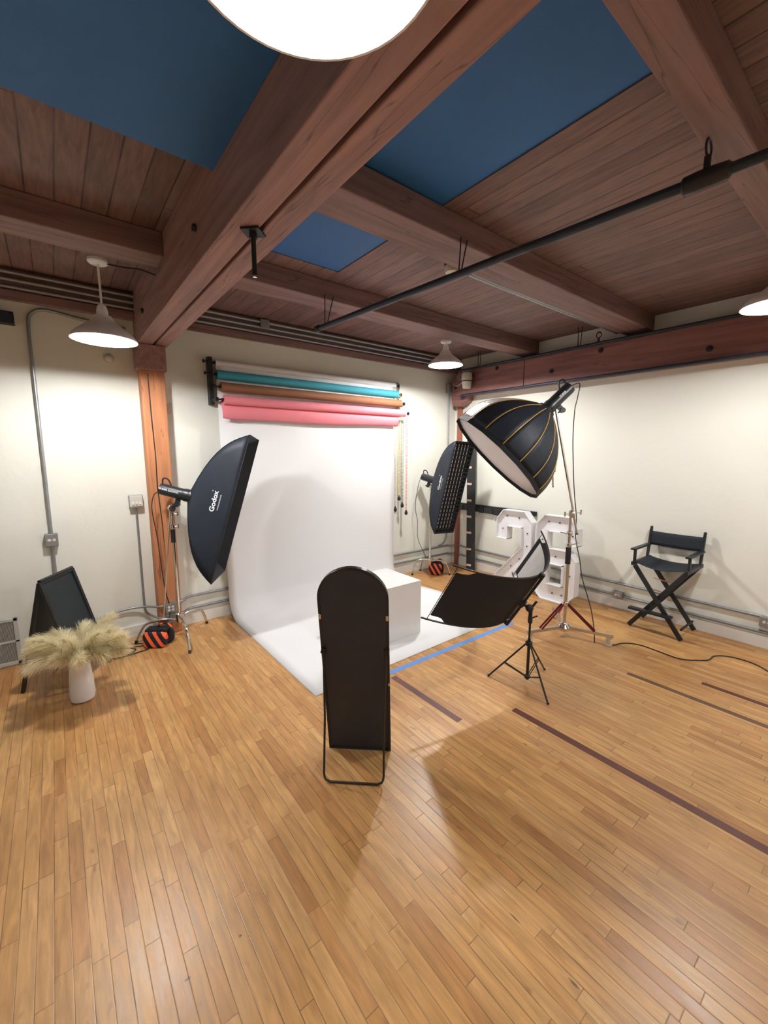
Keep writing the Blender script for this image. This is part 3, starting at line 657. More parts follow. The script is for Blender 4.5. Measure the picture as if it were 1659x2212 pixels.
# boom and roller stand
SX, SY = 4.108, 2.131
CL = V((4.14, 2.12, 1.33))
bt = aO - dO * .13 + V((0, 0, -.10))
t = thing('boom_stand', 'chrome roller stand with red braces and a boom arm holding up the round softbox', 'light stand', (SX, SY, 0))
bd = (bt - CL).normalized()
part('boom_arm', MB().tube([bt + bd * .03, CL - bd * .21], .0115, 12), M_NICKEL, t, smooth=True)
part('boom_end_cap', MB().tube([CL - bd * .21, CL - bd * .222], .013, 12), M_RUBBER, t, smooth=True)
part('boom_clamp', MB().lathe([(.038, -.02), (.04, -.014), (.04, .014), (.038, .02)], 20, (CL + V((SX, SY, 1.32))) / 2, (.6, -.8, 0)).tube([(SX, SY, 1.30), (SX, SY, 1.35)], .02, 12), M_NICKEL, t, smooth=True)
part('wing_knob', MB().tube([(SX - .02, SY + .01, 1.325), (SX - .055, SY + .03, 1.325)], .005, 8).bar((SX - .06, SY + .03, 1.30), (SX - .06, SY + .03, 1.35), .012, .012, (1, 0, 0)), M_NICKEL, t)
part('wing_knob', MB().tube([(CL.x + .02, CL.y - .02, 1.335), (CL.x + .05, CL.y - .05, 1.34)], .005, 8).bar((CL.x + .05, CL.y - .05, 1.315), (CL.x + .06, CL.y - .05, 1.365), .012, .012, (1, 0, 0)), M_NICKEL, t)
part('lower_column', MB().tube([(SX, SY, .10), (SX, SY, .80)], .021, 16), M_NICKEL, t, smooth=True)
part('grip_sleeve', MB().tube([(SX, SY, .80), (SX, SY, .975)], .0265, 16), M_GRIP, t, smooth=True, label='black foam sleeve')
part('middle_column', MB().tube([(SX, SY, .97), (SX, SY, 1.14)], .0175, 14), M_CHROME, t, smooth=True)
part('upper_column', MB().tube([(SX, SY, 1.14), (SX, SY, 1.32)], .0145, 14), M_NICKEL, t, smooth=True)
for z in (1.005, 1.125):
    part('clamp', MB().lathe([(.024, -.025), (.028, -.018), (.028, .018), (.024, .025)], 16, (SX, SY, z)), M_CHROME, t, smooth=True)
    sg = -1 if z > 1.1 else 1
    part('wing_knob', MB().tube([(SX + sg * .02, SY - sg * .012, z), (SX + sg * .05, SY - sg * .03, z)], .005, 8).bar((SX + sg * .035, SY - sg * .02, z + .0), (SX + sg * .085, SY - sg * .055, z + .012), .012, .010), M_CHROME, t, bevel=.002)
part('brace_collar', MB().lathe([(.026, -.022), (.036, -.016), (.036, .016), (.026, .022)], 20, (SX, SY, .37)), M_CHROME, t, smooth=True)
part('base_hub', MB().lathe([(.03, .075), (.07, .085), (.075, .12), (.05, .145), (.03, .16)], 20, (SX, SY, 0)), M_CHROME, t, smooth=True)
legs = [V((4.262, 1.71, 0)), V((3.70, 2.285, 0)), V((4.52, 2.475, 0))]
for f in legs:
    dv = (f - V((SX, SY, 0))); ln_ = dv.length; dv.normalize(); pv = V((-dv.y, dv.x, 0))
    a0 = V((SX, SY, .115)) + dv * .03; a1 = V((f.x, f.y, .115)) + dv * .02
    l = part('base_leg', MB().bar(a0, a1, .03, .035), M_NICKEL, t, bevel=.003)
    cst = V((f.x, f.y, 0)) - dv * .02
    wh = part('caster', MB().lathe([(.02, -.012), (.037, -.011), (.037, .011), (.02, .012)], 20, cst + V((0, 0, .038)) + pv * .0, pv), M_CREAM, l, smooth=True)
    part('caster_fork', MB().box((cst.x - .022, cst.y - .022, .082), (cst.x + .022, cst.y + .022, .098)).bar(cst + pv * .017 + V((0, 0, .038)), cst + pv * .017 + V((0, 0, .086)), .026, .003, pv).bar(cst - pv * .017 + V((0, 0, .038)), cst - pv * .017 + V((0, 0, .086)), .026, .003, pv), M_CHROME, l)
    for sg in (-1, 1):
        part('brace', MB().bar(V((SX, SY, .365)) + dv * .03 + pv * .014 * sg, V((SX, SY, .13)) + dv * ln_ * .66 + pv * .018 * sg, .006, .02, dv.cross(pv)), M_REDLEG, t, label='dark red brace')
cb = spline([aO - dO * .335, (4.27, 2.21, 2.64), (4.30, 2.24, 2.50), (4.30, 2.26, 2.38), (4.29, 2.255, 2.1), (4.30, 2.24, 1.84), (4.30, 2.21, 1.55), (4.30, 2.166, 1.254), (4.30, 2.162, 1.055), (4.30, 2.10, .81), (4.30, 2.06, .62), (4.30, 1.955, .344), (4.27, 1.89, .14), (4.20, 1.84, .01)], 8)
solo('power_cable', MB().tube(cb, .005, 8), M_CORD, 'black cable hanging from the flash of the round softbox down the boom stand', 'cable', (4.3, 2.0, 0), smooth=True)
cf = [(4.31, 1.76), (4.32, 1.70), (4.42, 1.67), (4.50, 1.60), (4.53, 1.50), (4.52, 1.37), (4.51, 1.19), (4.60, 1.08), (4.70, 1.01), (4.83, 1.0), (4.92, .93), (4.95, .84), (4.94, .72), (4.86, .61), (4.7, .45)]
solo('floor_cable', MB().tube(spline([(x, y, .006) for x, y in cf], 8), .0055, 8), M_CORD, 'black cable snaking over the floor from the roller stand to the right edge', 'cable', (4.5, 1.4, 0), smooth=True)

# ------------------------------------------------------------------ curved reflector on a black stand
C0 = V((2.99, 1.926, .733)); e = V((.054, -.511, .858)).normalized(); pa_ = V((-.793, .188, .162)); pb_ = V((.675, .403, .198))
ctrl = -(pa_ + pb_) / 2 * 1.0
def rod(s_):      # s_ 0..1 along the curve, local offset from C0
    ctl = ctrl
    return pa_ * (1 - s_) ** 2 + ctl * 2 * s_ * (1 - s_) + pb_ * s_ ** 2
LH = .28
t = thing('curved_reflector', 'black backed curved reflector panel with a silver face, held on the black tripod stand', 'reflector', C0 - V((0, 0, .3)))
nrm = lambda s_: (rod(min(1, s_ + .01)) - rod(max(0, s_ - .01))).cross(e).normalized()
m = MB(); m.grid(lambda i, j: C0 + rod(.0 + i) + e * LH * (2 * j - 1) * (.985 - .05 * math.sin(PI * i) * 0), 40, 6)
# corner notches: cloth made of three strips so the rod ends show
def cloth(off, s0, s1, h):
    g_ = MB(); g_.grid(lambda i, j: C0 + rod(s0 + (s1 - s0) * i) + nrm(s0 + (s1 - s0) * i) * off + e * h * (2 * j - 1), 44, 6); return g_
def cloth2(off, s0, s1, h):
    def f(i, j):
        s_ = s0 + (s1 - s0) * i
        hh = h
        for edge in (abs(s_ - s0), abs(s_ - s1)):
            if edge < .075: hh = min(hh, h - .05 * (1 - max(0, edge - .045) / .03 if edge > .045 else 1))
        return C0 + rod(s_) + nrm(s_) * off + e * hh * (2 * j - 1)
    g_ = MB(); g_.grid(f, 60, 6); return g_
part('black_cloth', cloth2(.0035, .012, .988, LH - .002), M_BLACKCLOTH, t, smooth=True)
part('silver_cloth', cloth(-.0045, .06, .955, LH - .068), M_REFSILV, t, smooth=True)
m = cloth2(-.001, .012, .988, LH - .002); part('black_hem', m, M_BLACKCLOTH, t, smooth=True)
for sg in (-1, 1):
    rp = [C0 + rod(-.015 + 1.03 * i / 40) + e * LH * sg for i in range(41)]
    part('frame_rod', MB().tube(rp, .0075, 10), M_MIRF, t, smooth=True)
for s_ in (.008, .992):
    part('end_cord', MB().tube([C0 + rod(s_) - e * LH, C0 + rod(s_) + e * LH], .003, 6), M_RUBBER, t)
back = nrm(.5) * .03
if (C0 + back - V((0, 0, CAMZ))).length > (C0 - V((0, 0, CAMZ))).length: back = -back
mid = C0 + rod(.5) * 1.0
part('support_bar', MB().bar(mid + back - e * (LH + .02), mid + back + e * (LH + .02), .022, .022, back), M_MIRF, t, bevel=.003)
for sg in (-1, 1):
    q_ = mid + e * (LH) * sg
    part('clip', MB().obox(q_ + back * .5, e, back, e.cross(back), .022, .02, .016), M_RUBBER, t, bevel=.004)
tx, ty = 3.0, 1.845
t = thing('tripod_stand', 'small black tripod stand carrying the curved reflector', 'tripod', (tx, ty, 0))
part('lower_column', MB().tube([(tx, ty, .04), (tx, ty, .40)], .0125, 12), M_MIRF, t, smooth=True)
part('upper_column', MB().tube([(tx, ty, .38), (tx, ty, .60)], .009, 12), M_MIRF, t, smooth=True)
part('leg_collar', MB().lathe([(.02, -.02), (.028, -.014), (.028, .014), (.02, .02)], 14, (tx, ty, .36)), M_RUBBER, t)
part('base_collar', MB().lathe([(.018, -.015), (.024, -.01), (.024, .01), (.018, .015)], 14, (tx, ty, .065)), M_RUBBER, t)
part('column_clamp', MB().lathe([(.016, -.03), (.019, -.02), (.019, .02), (.016, .03)], 12, (tx, ty, .57)).tube([(tx, ty, .58), (tx + .05, ty - .035, .60)], .007, 8), M_RUBBER, t)
for fx, fy in ((2.834, 2.118), (2.861, 1.57), (3.315, 1.87)):
    dv = V((fx - tx, fy - ty, 0)); 
    l = part('leg', MB().tube([(tx + dv.x * .07, ty + dv.y * .07, .355), (fx, fy, .008)], .0075, 8), M_MIRF, t, smooth=True)
    part('rubber_foot', MB().ball((fx, fy, .011), .011, 10), M_RUBBER, l, smooth=True)
    hp = V((tx + dv.x * .60, ty + dv.y * .60, .355 + (.008 - .355) * (.53 / .93)))
    pv = V((-dv.y, dv.x, 0)).normalized() * .007
    part('strut', MB().bar(V((tx, ty, .065)) + dv * .05 + pv, hp + pv, .004, .009).bar(V((tx, ty, .065)) + dv * .05 - pv, hp - pv, .004, .009), M_MIRF, t)
mh = mid + back
part('ball_head', MB().tube([(tx, ty, .60), (tx, ty, .645)], .016, 12).ball((tx - .0, ty + .012, .665), .033, 14).tube([(tx, ty + .0, .655), mh - e * .03], .013, 10).obox(mh - e * .03, e, back, e.cross(back), .03, .018, .02), M_RUBBER, t, smooth=True)
part('lock_lever', MB().bar((tx - .01, ty - .02, .69), (tx + .01, ty - .045, .74), .012, .018), M_RUBBER, t, bevel=.003)

# ------------------------------------------------------------------ arched floor mirror, seen from behind
mc = V((1.4315, 2.0775, 0)); ax = V((.736, -.677, 0)).normalized(); nb = V((.677, .736, 0)).normalized()
Hm, th, wm = 1.355, .215, .41
up = (nb * -math.sin(th) + V((0, 0, 1)) * math.cos(th)).normalized(); fr = (nb * math.cos(th) + V((0, 0, 1)) * math.sin(th)).normalized()   # fr points away from viewer
t = thing('floor_mirror', 'tall arched black floor mirror seen from behind, propped on its wire stand', 'mirror', mc)
def arch(w_, top, off=0.0, n=22):
    r_ = w_ / 2; pts = [(-r_, off)] + [(-r_ * math.cos(PI * k / n), top - r_ + r_ * math.sin(PI * k / n)) for k in range(n + 1)] + [(r_, off)]
    return pts
def mp_(p, k): return mc + ax * p[0] + up * (p[1]) + fr * k
part('back_board', MB().prism(arch(wm - .02, Hm - .012, .012), lambda p: mp_(p, -.004), lambda p: mp_(p, .004)), M_MIRB, t)
part('mirror_glass', MB().prism(arch(wm - .024, Hm - .014, .014), lambda p: mp_(p, .0045), lambda p: mp_(p, .008)), M_MIRROR, t)
m = MB(); o_ = arch(wm, Hm, .0); i_ = arch(wm - .024, Hm - .012, .012); n_ = len(o_)
vs = [mp_(p, -.012) for p in o_] + [mp_(p, -.012) for p in i_] + [mp_(p, .014) for p in o_] + [mp_(p, .014) for p in i_]
fs = []
for k in range(n_):
    k2 = (k + 1) % n_
    fs += [(k, k2, n_ + k2, n_ + k), (2 * n_ + k, 3 * n_ + k, 3 * n_ + k2, 2 * n_ + k2), (k, 2 * n_ + k, 2 * n_ + k2, k2), (n_ + k, n_ + k2, 3 * n_ + k2, 3 * n_ + k)]
part('frame', MB().add(vs, fs), M_MIRF, t, bevel=.002)
for sg in (-1, 1):
    part('hanging_clip', MB().obox(mc + ax * sg * (wm / 2 - .010) + up * 1.035 + fr * -.014, ax, up, fr, .008, .017, .003), M_CHROME, t, bevel=.004, label='small silver hanging clip')
    part('hinge', MB().obox(mc + ax * sg * (wm / 2 - .018) + up * .80 + fr * -.02, ax, up, fr, .014, .016, .01).lathe([(.006, 0), (.006, .006)], 10, mc + ax * sg * (wm / 2 - .006) + up * .80 + fr * -.03, -fr), M_MIRF, t)
    part('catch', MB().obox(mc + ax * sg * (wm / 2 - .004) + up * .56 + fr * -.014, ax, up, fr, .006, .012, .004), M_CHROME, t, bevel=.002)
lb = (V((1.102, 1.97, .008)) + V((1.354, 1.736, .008))) / 2; hw = .185
L_, R_ = [mc + ax * s_ * (wm / 2 - .018) + up * .80 + fr * -.028 for s_ in (-1, 1)]
bl, br = [lb + ax * s_ * (hw - .02) for s_ in (-1, 1)]
dl = (bl - L_).normalized(); dr = (br - R_).normalized()
pts = [L_, L_ + dl * ((bl - L_).length * .5), bl - dl * .05 - ax * .012, bl - dl * .03 - ax * .010, bl - dl * .012 - ax * .002, bl + ax * .025] + [br - ax * .025, br - dr * .012 + ax * .002, br - dr * .03 + ax * .010, br - dr * .05 + ax * .012, R_ + dr * ((br - R_).length * .5), R_]
part('wire_stand', MB().tube(pts, .0065, 10), M_MIRF, t, smooth=True)

# ------------------------------------------------------------------ backdrop paper and rolls
RY = [4.900, 4.865, 4.82, 4.770]; RZ = [2.925, 2.795, 2.662, 2.520]; RR = [.036, .050, .052, .050]
XL, XR = 1.497, 4.115
# the paper sheet: down the wall from the top roll, round a sweep, out over the floor
PXL, PXR = 1.487, 4.01
sheet = [(4.902, 2.935), (4.892, 2.87), (4.878, 2.3), (4.872, 1.5), (4.871, .9), (4.868, .4)]
for k in range(1, 13):
    a_ = k / 12 * PI / 2
    sheet.append((4.868 - .26 * (1 - math.cos(a_)), .26 * (1 - math.sin(a_)) + .004))
sheet += [(4.2, .004), (3.6, .004), (3.0, .004)]
m = MB()
def sh(i, j):
    k = i * (len(sheet) - 1); k0 = min(int(k), len(sheet) - 2); f = k - k0
    y = sheet[k0][0] * (1 - f) + sheet[k0 + 1][0] * f; z = sheet[k0][1] * (1 - f) + sheet[k0 + 1][1] * f
    x = PXL + (4.015 - PXL) * j
    if y < 4.5: x = PXL - .006 * j * 0 + (4.015 + (4.13 - 4.015) * min(1, (4.5 - y) / .4) - PXL) * j
    if y < 3.01: y = 2.785 + .055 * j
    if 0.3 < z < 2.2: y -= .006 * math.sin(x * 3.1) * math.sin(z * 2.3)
    return (x, y, z)
m.grid(sh, (len(sheet) - 1) * 3, 26)
t = thing('backdrop_paper_roll', 'uppermost paper roll, white, its wide sheet sweeping down the wall and over the floor', 'backdrop', (2.8, 4.6, 0))
part('paper_sheet', m, M_PAPER, t, smooth=True, solid=.0012)
def roll_parts(t, k, m_, xl=XL, xr=XR):
    part('roll', MB().lathe([(RR[k] * .6, 0), (RR[k], 0), (RR[k], xr - xl), (RR[k] * .6, xr - xl)], 32, (xl, RY[k], RZ[k]), (1, 0, 0)), m_, t, smooth=True)
    for x, s_ in ((xl, -1), (xr, 1)):
        part('end_knob', MB().lathe([(.016, 0), (.016, .025), (.009, .03), (.009, .055), (.022, .058), (.024, .075), (.012, .085)], 16, (x, RY[k], RZ[k]), (s_, 0, 0)), M_BLACKIRON, t, smooth=True)
roll_parts(t, 0, M_ROLLW, XL - .01, 4.06)
t = thing('backdrop_paper_roll', 'teal blue paper roll under the white one on the wall bracket', 'backdrop', (2.8, RY[1], RZ[1])); roll_parts(t, 1, M_TEAL, XL - .01, 4.075)
t = thing('backdrop_paper_roll', 'brown paper roll between the teal and the pink rolls', 'backdrop', (2.8, RY[2], RZ[2])); roll_parts(t, 2, M_BROWN, XL + .012, 4.10)
t = thing('backdrop_paper_roll', 'pink paper roll, lowest on the bracket, with a short piece hanging down', 'backdrop', (2.8, RY[3], RZ[3])); roll_parts(t, 3, M_PINK, XL + .02, 4.14)
m = MB()
def ph_(i, j):
    x = 1.49 + (4.035 - 1.49) * j
    zt = RZ[3] - .012; zb = 2.305 + .02 * j + .008 * math.sin(j * 9)
    z = zt + (zb - zt) * i
    y = RY[3] + .05 - .005 + .035 * i * (1 if j > .05 else .6)
    if j < .05: z = zt + (zb + .02 * (1 - j / .05) - zt) * i; x += .02 * i * i * (1 - j / .05)
    return (x, min(y - .11 * math.sin(i * 2.6) * .55, 4.86), z)
m.grid(ph_, 10, 40)
part('hanging_end', m, M_PINK, t, smooth=True, solid=.001)
# brackets
t = thing('roll_bracket', 'black metal hook bracket at the left end of the paper rolls', 'bracket', (1.42, WY, 2.5))
part('plate', MB().box((1.405, 4.88, 2.47), (1.452, WY, 2.98)), M_BLACKIRON, t, bevel=.004)
for k in range(4):
    part('hook', MB().bar((1.43, 4.90, RZ[k] - .004), (1.43, RY[k] - .02, RZ[k] - .004), .012, .03).bar((1.43, RY[k] - .02, RZ[k] - .018), (1.43, RY[k] - .02, RZ[k] + .012), .012, .012, (0, 1, 0)), M_BLACKIRON, t)
    part('hook_knob', MB().lathe([(.008, 0), (.008, .03), (.018, .034), (.018, .05)], 12, (1.405, RY[k] if k < 2 else 4.93, RZ[k] + .005), (-1, 0, 0)), M_BLACKIRON, t, smooth=True) if k < 2 else None
t = thing('roll_bracket', 'slim hook bracket at the right end of the paper rolls', 'bracket', (4.15, WY, 2.5))
part('plate', MB().box((4.135, 4.93, 2.47), (4.165, WY, 2.98)), M_STEEL, t)
for k in range(4):
    part('hook', MB().bar((4.15, 4.93, RZ[k] - .035), (4.15, RY[k], RZ[k] - .03), .010, .02), M_STEEL, t)
# bead chains with weights
def chain(x, y, z0, z1, col, label, xo=.02):
    t = thing('bead_chain', label, 'chain', (x, y, z1), 0, 'bead chains of the paper rolls')
    n = int((z0 - z1) / .022); m = MB()
    for s_ in (-1, 1):
        for k in range(n): m.ball((x + s_ * xo * (1 - .6 * k / n), y, z0 - .022 * k), .0078, 6)
    part('chain', m, M_CHAIN[col], t, stuff=True)
    part('weight', MB().lathe([(.006, .06), (.012, .045), (.022, .02), (.025, 0), (.018, -.018), (.004, -.026)], 16, (x, y, z1 - .03)), M_RUBBER, t, smooth=True, label='black weight')
chain(4.05, 4.87, 2.90, 1.10, 'white', 'white bead chain beside the edge of the white sheet, leftmost of the four', .014) 
chain(4.105, 4.85, 2.80, 1.27, 'yellow', 'yellow bead chain with the highest hanging black weight')
chain(4.155, 4.83, 2.66, 1.16, 'green', 'dark green bead chain between the yellow and the pink chains')
chain(4.20, 4.79, 2.52, 1.045, 'pink', 'pink bead chain, rightmost, with the lowest hanging black weight', .014)

# ------------------------------------------------------------------ white plinth
solo('white_plinth', MB().box((2.385, 3.15, .005), (2.985, 3.75, .59)), M_BOX, 'white cube shaped plinth standing on the paper behind the mirror', 'box', (2.68, 3.45, 0), bevel=.003)

# ------------------------------------------------------------------ marquee numbers (hollow channel letters with bulb holes)
def letter(name, label, outer, holes, y_loc, sockets, xf=4.995, depth=.13, back=None):
    t = thing(name, label, 'number sign', (xf + depth / 2, y_loc, 0), 0, 'white marquee numbers')
    f0 = lambda p, k: (xf + k, p[0], p[1])
    m = MB()
    # walls of the outer outline and of the holes
    th_ = .008
    for poly in [outer] + holes:
        cxm = sum(p[0] for p in poly) / len(poly); cym = sum(p[1] for p in poly) / len(poly); n = len(poly)
        for k in range(n):
            p, q = V((poly[k][0], poly[k][1])), V((poly[(k + 1) % n][0], poly[(k + 1) % n][1]))
            d_ = (q - p); 
            if d_.length < 1e-4: continue
            d_.normalize(); nn = V((-d_.y, d_.x)) * th_ / 2
            a1, a2 = p - d_ * th_ / 2, q + d_ * th_ / 2
            quad = [a1 + nn, a2 + nn, a2 - nn, a1 - nn]
            m.prism([(v_.x, v_.y) for v_ in quad], lambda p_: f0(p_, 0), lambda p_: f0(p_, depth))
    part('rim', m, M_NUM, t)
    # recessed face: outline with holes, triangulated
    bm = bmesh.new(); edges = []
    for poly in [outer] + holes:
        vv = [bm.verts.new((xf + depth * .42, p[0], p[1])) for p in poly]
        edges += [bm.edges.new((vv[k], vv[(k + 1) % len(vv)])) for k in range(len(vv))]
    bmesh.ops.triangle_fill(bm, use_beauty=True, use_dissolve=False, edges=edges)
    mm = MB(); bm.verts.index_update(); mm.add([v_.co.copy() for v_ in bm.verts], [tuple(v_.index for v_ in f_.verts) for f_ in bm.faces]); bm.free()
    part('face', mm, M_NUM, t, solid=.012)
    for (py, pz) in sockets:
        part('bulb_hole', MB().lathe([(.009, 0), (.009, .012)], 12, (xf + depth * .42 - .008, py, pz), (-1, 0, 0)), M_HOLE, t)
Y6 = 0
six = [(3.055, 1.00), (2.945, 1.135), (2.60, 1.135), (2.495, 1.00), (2.495, .78), (2.645, .78), (2.645, .93), (2.89, .93), (2.89, .70), (2.60, .70), (2.495, .58), (2.495, .13), (2.61, .002), (2.955, .002), (3.075, .13)]
# the arm and hole are one outline: opening between arm end and bowl, then the bowl hole
letter('marquee_number', 'white box number 6 standing against the right wall behind the boom stand', six, [[(2.895, .50), (2.665, .50), (2.665, .22), (2.895, .22)]], 2.78,
       [(2.90, 1.05), (2.75, 1.05), (2.57, .90), (2.98, .8), (2.98, .6), (2.78, .60), (2.58, .38), (2.80, .10), (2.67, .10), (2.98, .2)])
two = [(3.695, 1.00), (3.59, 1.135), (3.245, 1.135), (3.13, 1.0), (3.13, .60), (3.42, .20), (3.13, .20), (3.13, .002), (3.70, .002), (3.70, .16), (3.285, .62), (3.285, .91), (3.515, .91), (3.515, .72), (3.695, .72)]
letter('marquee_number', 'white box number 2 leaning by the right wall, left of the number 6', two, [], 3.4,
       [(3.55, 1.05), (3.35, 1.04), (3.61, .86), (3.21, .84), (3.21, .66), (3.32, .46), (3.45, .33), (3.5, .08), (3.25, .08)])

# ------------------------------------------------------------------ director's chair
t = thing('director_chair', "tall black director's chair with canvas seat and back by the right wall", 'chair', (5.19, 1.57, 0))
xf, xb, yl, yr = 4.955, 5.40, 1.835, 1.300
SZ = .735
for x, s_ in ((xf, 1), (xb - .03, -1)):
    l1 = part('leg', MB().bar((x, yr + .01, .012), (x, yl - .03, SZ - .02), .045, .024, (1, 0, 0)), M_CHAIRW, t, bevel=.003)
    l2 = part('leg', MB().bar((x + .026 * s_, yl - .01, .012), (x + .026 * s_, yr + .03, SZ - .02), .045, .024, (1, 0, 0)), M_CHAIRW, t, bevel=.003)
for y in (yl - .015, yr + .015):
    part('seat_rail', MB().bar((xf - .03, y, SZ), (xb + .02, y, SZ), .03, .04), M_CHAIRW, t, bevel=.003)
m = MB(); m.grid(lambda i, j: (xf - .0 + (xb - xf - .01) * i, yl - .02 + (yr - yl + .04) * j, SZ + .018 - .03 * math.sin(PI * j) - .02 * (1 - i) * math.sin(PI * j)), 8, 16)
part('seat', m, M_CANVAS, t, smooth=True, solid=.004)
for y in (yl - .012, yr + .012):
    part('back_post', MB().bar((xb - .06, y, SZ), (xb - .0, y, 1.075), .024, .036, (1, 0, 0)).lathe([(.010, 0), (.016, .008), (.016, .02), (.008, .03)], 12, (xb + .0, y, 1.075)), M_CHAIRW, t, bevel=.002)
    part('arm_support', MB().bar((xf + .03, y, SZ), (xf + .03, y, .885), .024, .03, (1, 0, 0)), M_CHAIRW, t, bevel=.002)
    part('armrest', MB().box((xf - .04, y - .026, .885), (xb - .02, y + .026, .905)), M_CHAIRW, t, bevel=.005)
m = MB(); m.grid(lambda i, j: (xb - .02 - .02 * (1 - i) + .03 * math.sin(PI * j), yl + (yr - yl) * j, .895 + .155 * i - .01 * math.sin(PI * j)), 4, 16)
part('back_canvas', m, M_CANVAS, t, smooth=True, solid=.005)
part('footrest', MB().bar((xf - .035, yl - .02, .235), (xf - .035, yr + .10, .235), .07, .024), M_CHAIRW, t, bevel=.003)
part('side_stretcher', MB().bar((xf + .04, yr + .03, .11), (xb - .04, yr + .03, .11), .016, .02), M_CHAIRW, t)
part('dowel', MB().tube([(xf + .10, yl - .14, .465), (xf + .10, yr + .20, .445)], .008, 8), M_DOWEL, t, smooth=True, label='pale bare wood dowel')
part('dowel', MB().tube([(xb - .06, yl - .10, .51), (xb - .06, yr + .22, .49)], .007, 8), M_DOWEL, t, smooth=True, label='pale bare wood dowel')

# ------------------------------------------------------------------ A-frame chalkboard
tl, tr = V((-.180, 4.19, .925)), V((.038, 4.555, .925))
n1, f1 = V((-.367, 4.31, 0)), V((-.173, 4.665, 0)); n2, f2 = V((.03, 4.09, 0)), V((.247, 4.475, 0))
t = thing('chalkboard_sign', 'black A-frame chalkboard sign standing behind the pampas vase', 'sign', (-.06, 4.37, 0))
for (bn, bf) in ((n1, f1), (n2, f2)):
    w_ = (bf - bn).normalized(); upv = (tl - bn).normalized(); nn = w_.cross(upv).normalized()
    for (b0, b1) in ((bn, tl), (bf, tr)): part('leg', MB().bar(b0 + V((0, 0, .005)), b1, .032, .022, nn), M_CHAIRW, t, bevel=.002)
    part('top_rail', MB().bar(tl, tr, .022, .04, upv), M_CHAIRW, t, bevel=.002)
    q0, q1 = bn + (tl - bn) * .20, bf + (tr - bf) * .20
    part('bottom_rail', MB().bar(q0, q1, .022, .035, upv), M_CHAIRW, t, bevel=.002)
    mmid = (q0 + q1 + tl + tr) / 4
    part('chalkboard', MB().obox(mmid, w_, (tl - q0).normalized(), nn, (q1 - q0).length / 2, (tl - q0).length / 2, .004), M_CHALK, t)
# ------------------------------------------------------------------ vase with pampas grass
vx, vy = .015, 3.90
t = thing('white_vase', 'tapered matt white floor vase in front of the chalkboard sign', 'vase', (vx, vy, 0))
part('body', MB().lathe([(.05, 0), (.077, .012), (.086, .05), (.080, .15), (.068, .30), (.061, .385), (.054, .385), (.062, .30), (.07, .1), (.03, .02)], 36, (vx, vy, 0)), M_VASE, t, smooth=True)
random.seed(11)
def plume(direc, length, droop, label):
    """stalk rising from the vase mouth and a fluffy head of fine hairs bending over"""
    d_ = V(direc).normalized(); hor = V((d_.x, d_.y, 0)).normalized() if abs(d_.x) + abs(d_.y) > .01 else V((1, 0, 0))
    p = V((vx, vy, .30)) + hor * .02; pts = [p.copy()]; n = 16; dd = d_.copy()
    for k in range(n):
        p = p + dd * (length / n); dd = (dd + hor * droop * .06 - V((0, 0, droop * (.02 + .012 * k)))).normalized(); pts.append(p.copy())
    o = thing('pampas_plume', label, 'plant', (vx, vy, .30), 0, 'pampas plumes in the white vase')
    part('stalk', MB().tube(pts, .0025, 5), M_STEM, o)
    m = MB(); s0 = int(n * .3)
    for i in range(1400):
        f = random.random(); k = s0 + f * (n - s0); k0 = min(int(k), n - 1); q = pts[k0].lerp(pts[k0 + 1], k - k0); tg = (pts[k0 + 1] - pts[k0]).normalized()
        rnd = V((random.gauss(0, 1), random.gauss(0, 1), random.gauss(0, 1))); rnd -= tg * rnd.dot(tg); rnd.normalize()
        wl = (.35 + .65 * math.sin(PI * min(1, f * .8 + .15))) * .095 * random.uniform(.4, 1.2)
        h1 = (tg * random.uniform(.4, 1.1) + rnd * random.uniform(.5, 1.2)).normalized()
        a1 = q + h1 * wl * .5; a2 = q + h1 * wl * .9 + tg * wl * .25 - V((0, 0, wl * .12)); a3 = a2 + tg * wl * .25 + rnd * wl * .1 - V((0, 0, wl * .18))
        s_ = h1.cross(V((random.random(), random.random(), random.random()))).normalized() * .0010
        m.add([q - s_, q + s_, a1 + s_, a1 - s_, a2 + s_ * .7, a2 - s_ * .7, a3], [(0, 1, 2, 3), (3, 2, 4, 5), (5, 4, 6)])
    part('feathery_head', m, M_PAMPAS, o, stuff=True)
camr = V((.786, -.618, 0)); camf = V((.618, .786, 0)); up_ = V((0, 0, 1))
PL = 'cream feathery pampas plume spilling out of the white floor vase'
N_P = 13
for k in range(N_P):                       # outer ring, arching over the rim
    a_ = 2 * PI * k / N_P + random.uniform(-.12, .12)
    dv = camr * math.cos(a_) * 1.05 + camf * math.sin(a_) * .7
    plume((dv.x, dv.y, random.uniform(.8, 1.25)), random.uniform(.29, .36), random.uniform(.4, .75), PL)
for k in range(9):                         # inner plumes, fuller and more upright
    a_ = 2 * PI * k / 8 + .3
    dv = camr * math.cos(a_) * .8 + camf * math.sin(a_) * .6
    plume((dv.x, dv.y, random.uniform(1.4, 2.2)), random.uniform(.33, .42), random.uniform(.4, .8), PL)
plume(tuple(camr * 1.0 + up_ * 1.05), .44, .3, 'longest cream pampas plume, reaching up to the right out of the white vase')
plume(tuple(camr * 1.0 + up_ * .72), .40, .4, 'cream pampas plume stretching out to the right just below the longest one')

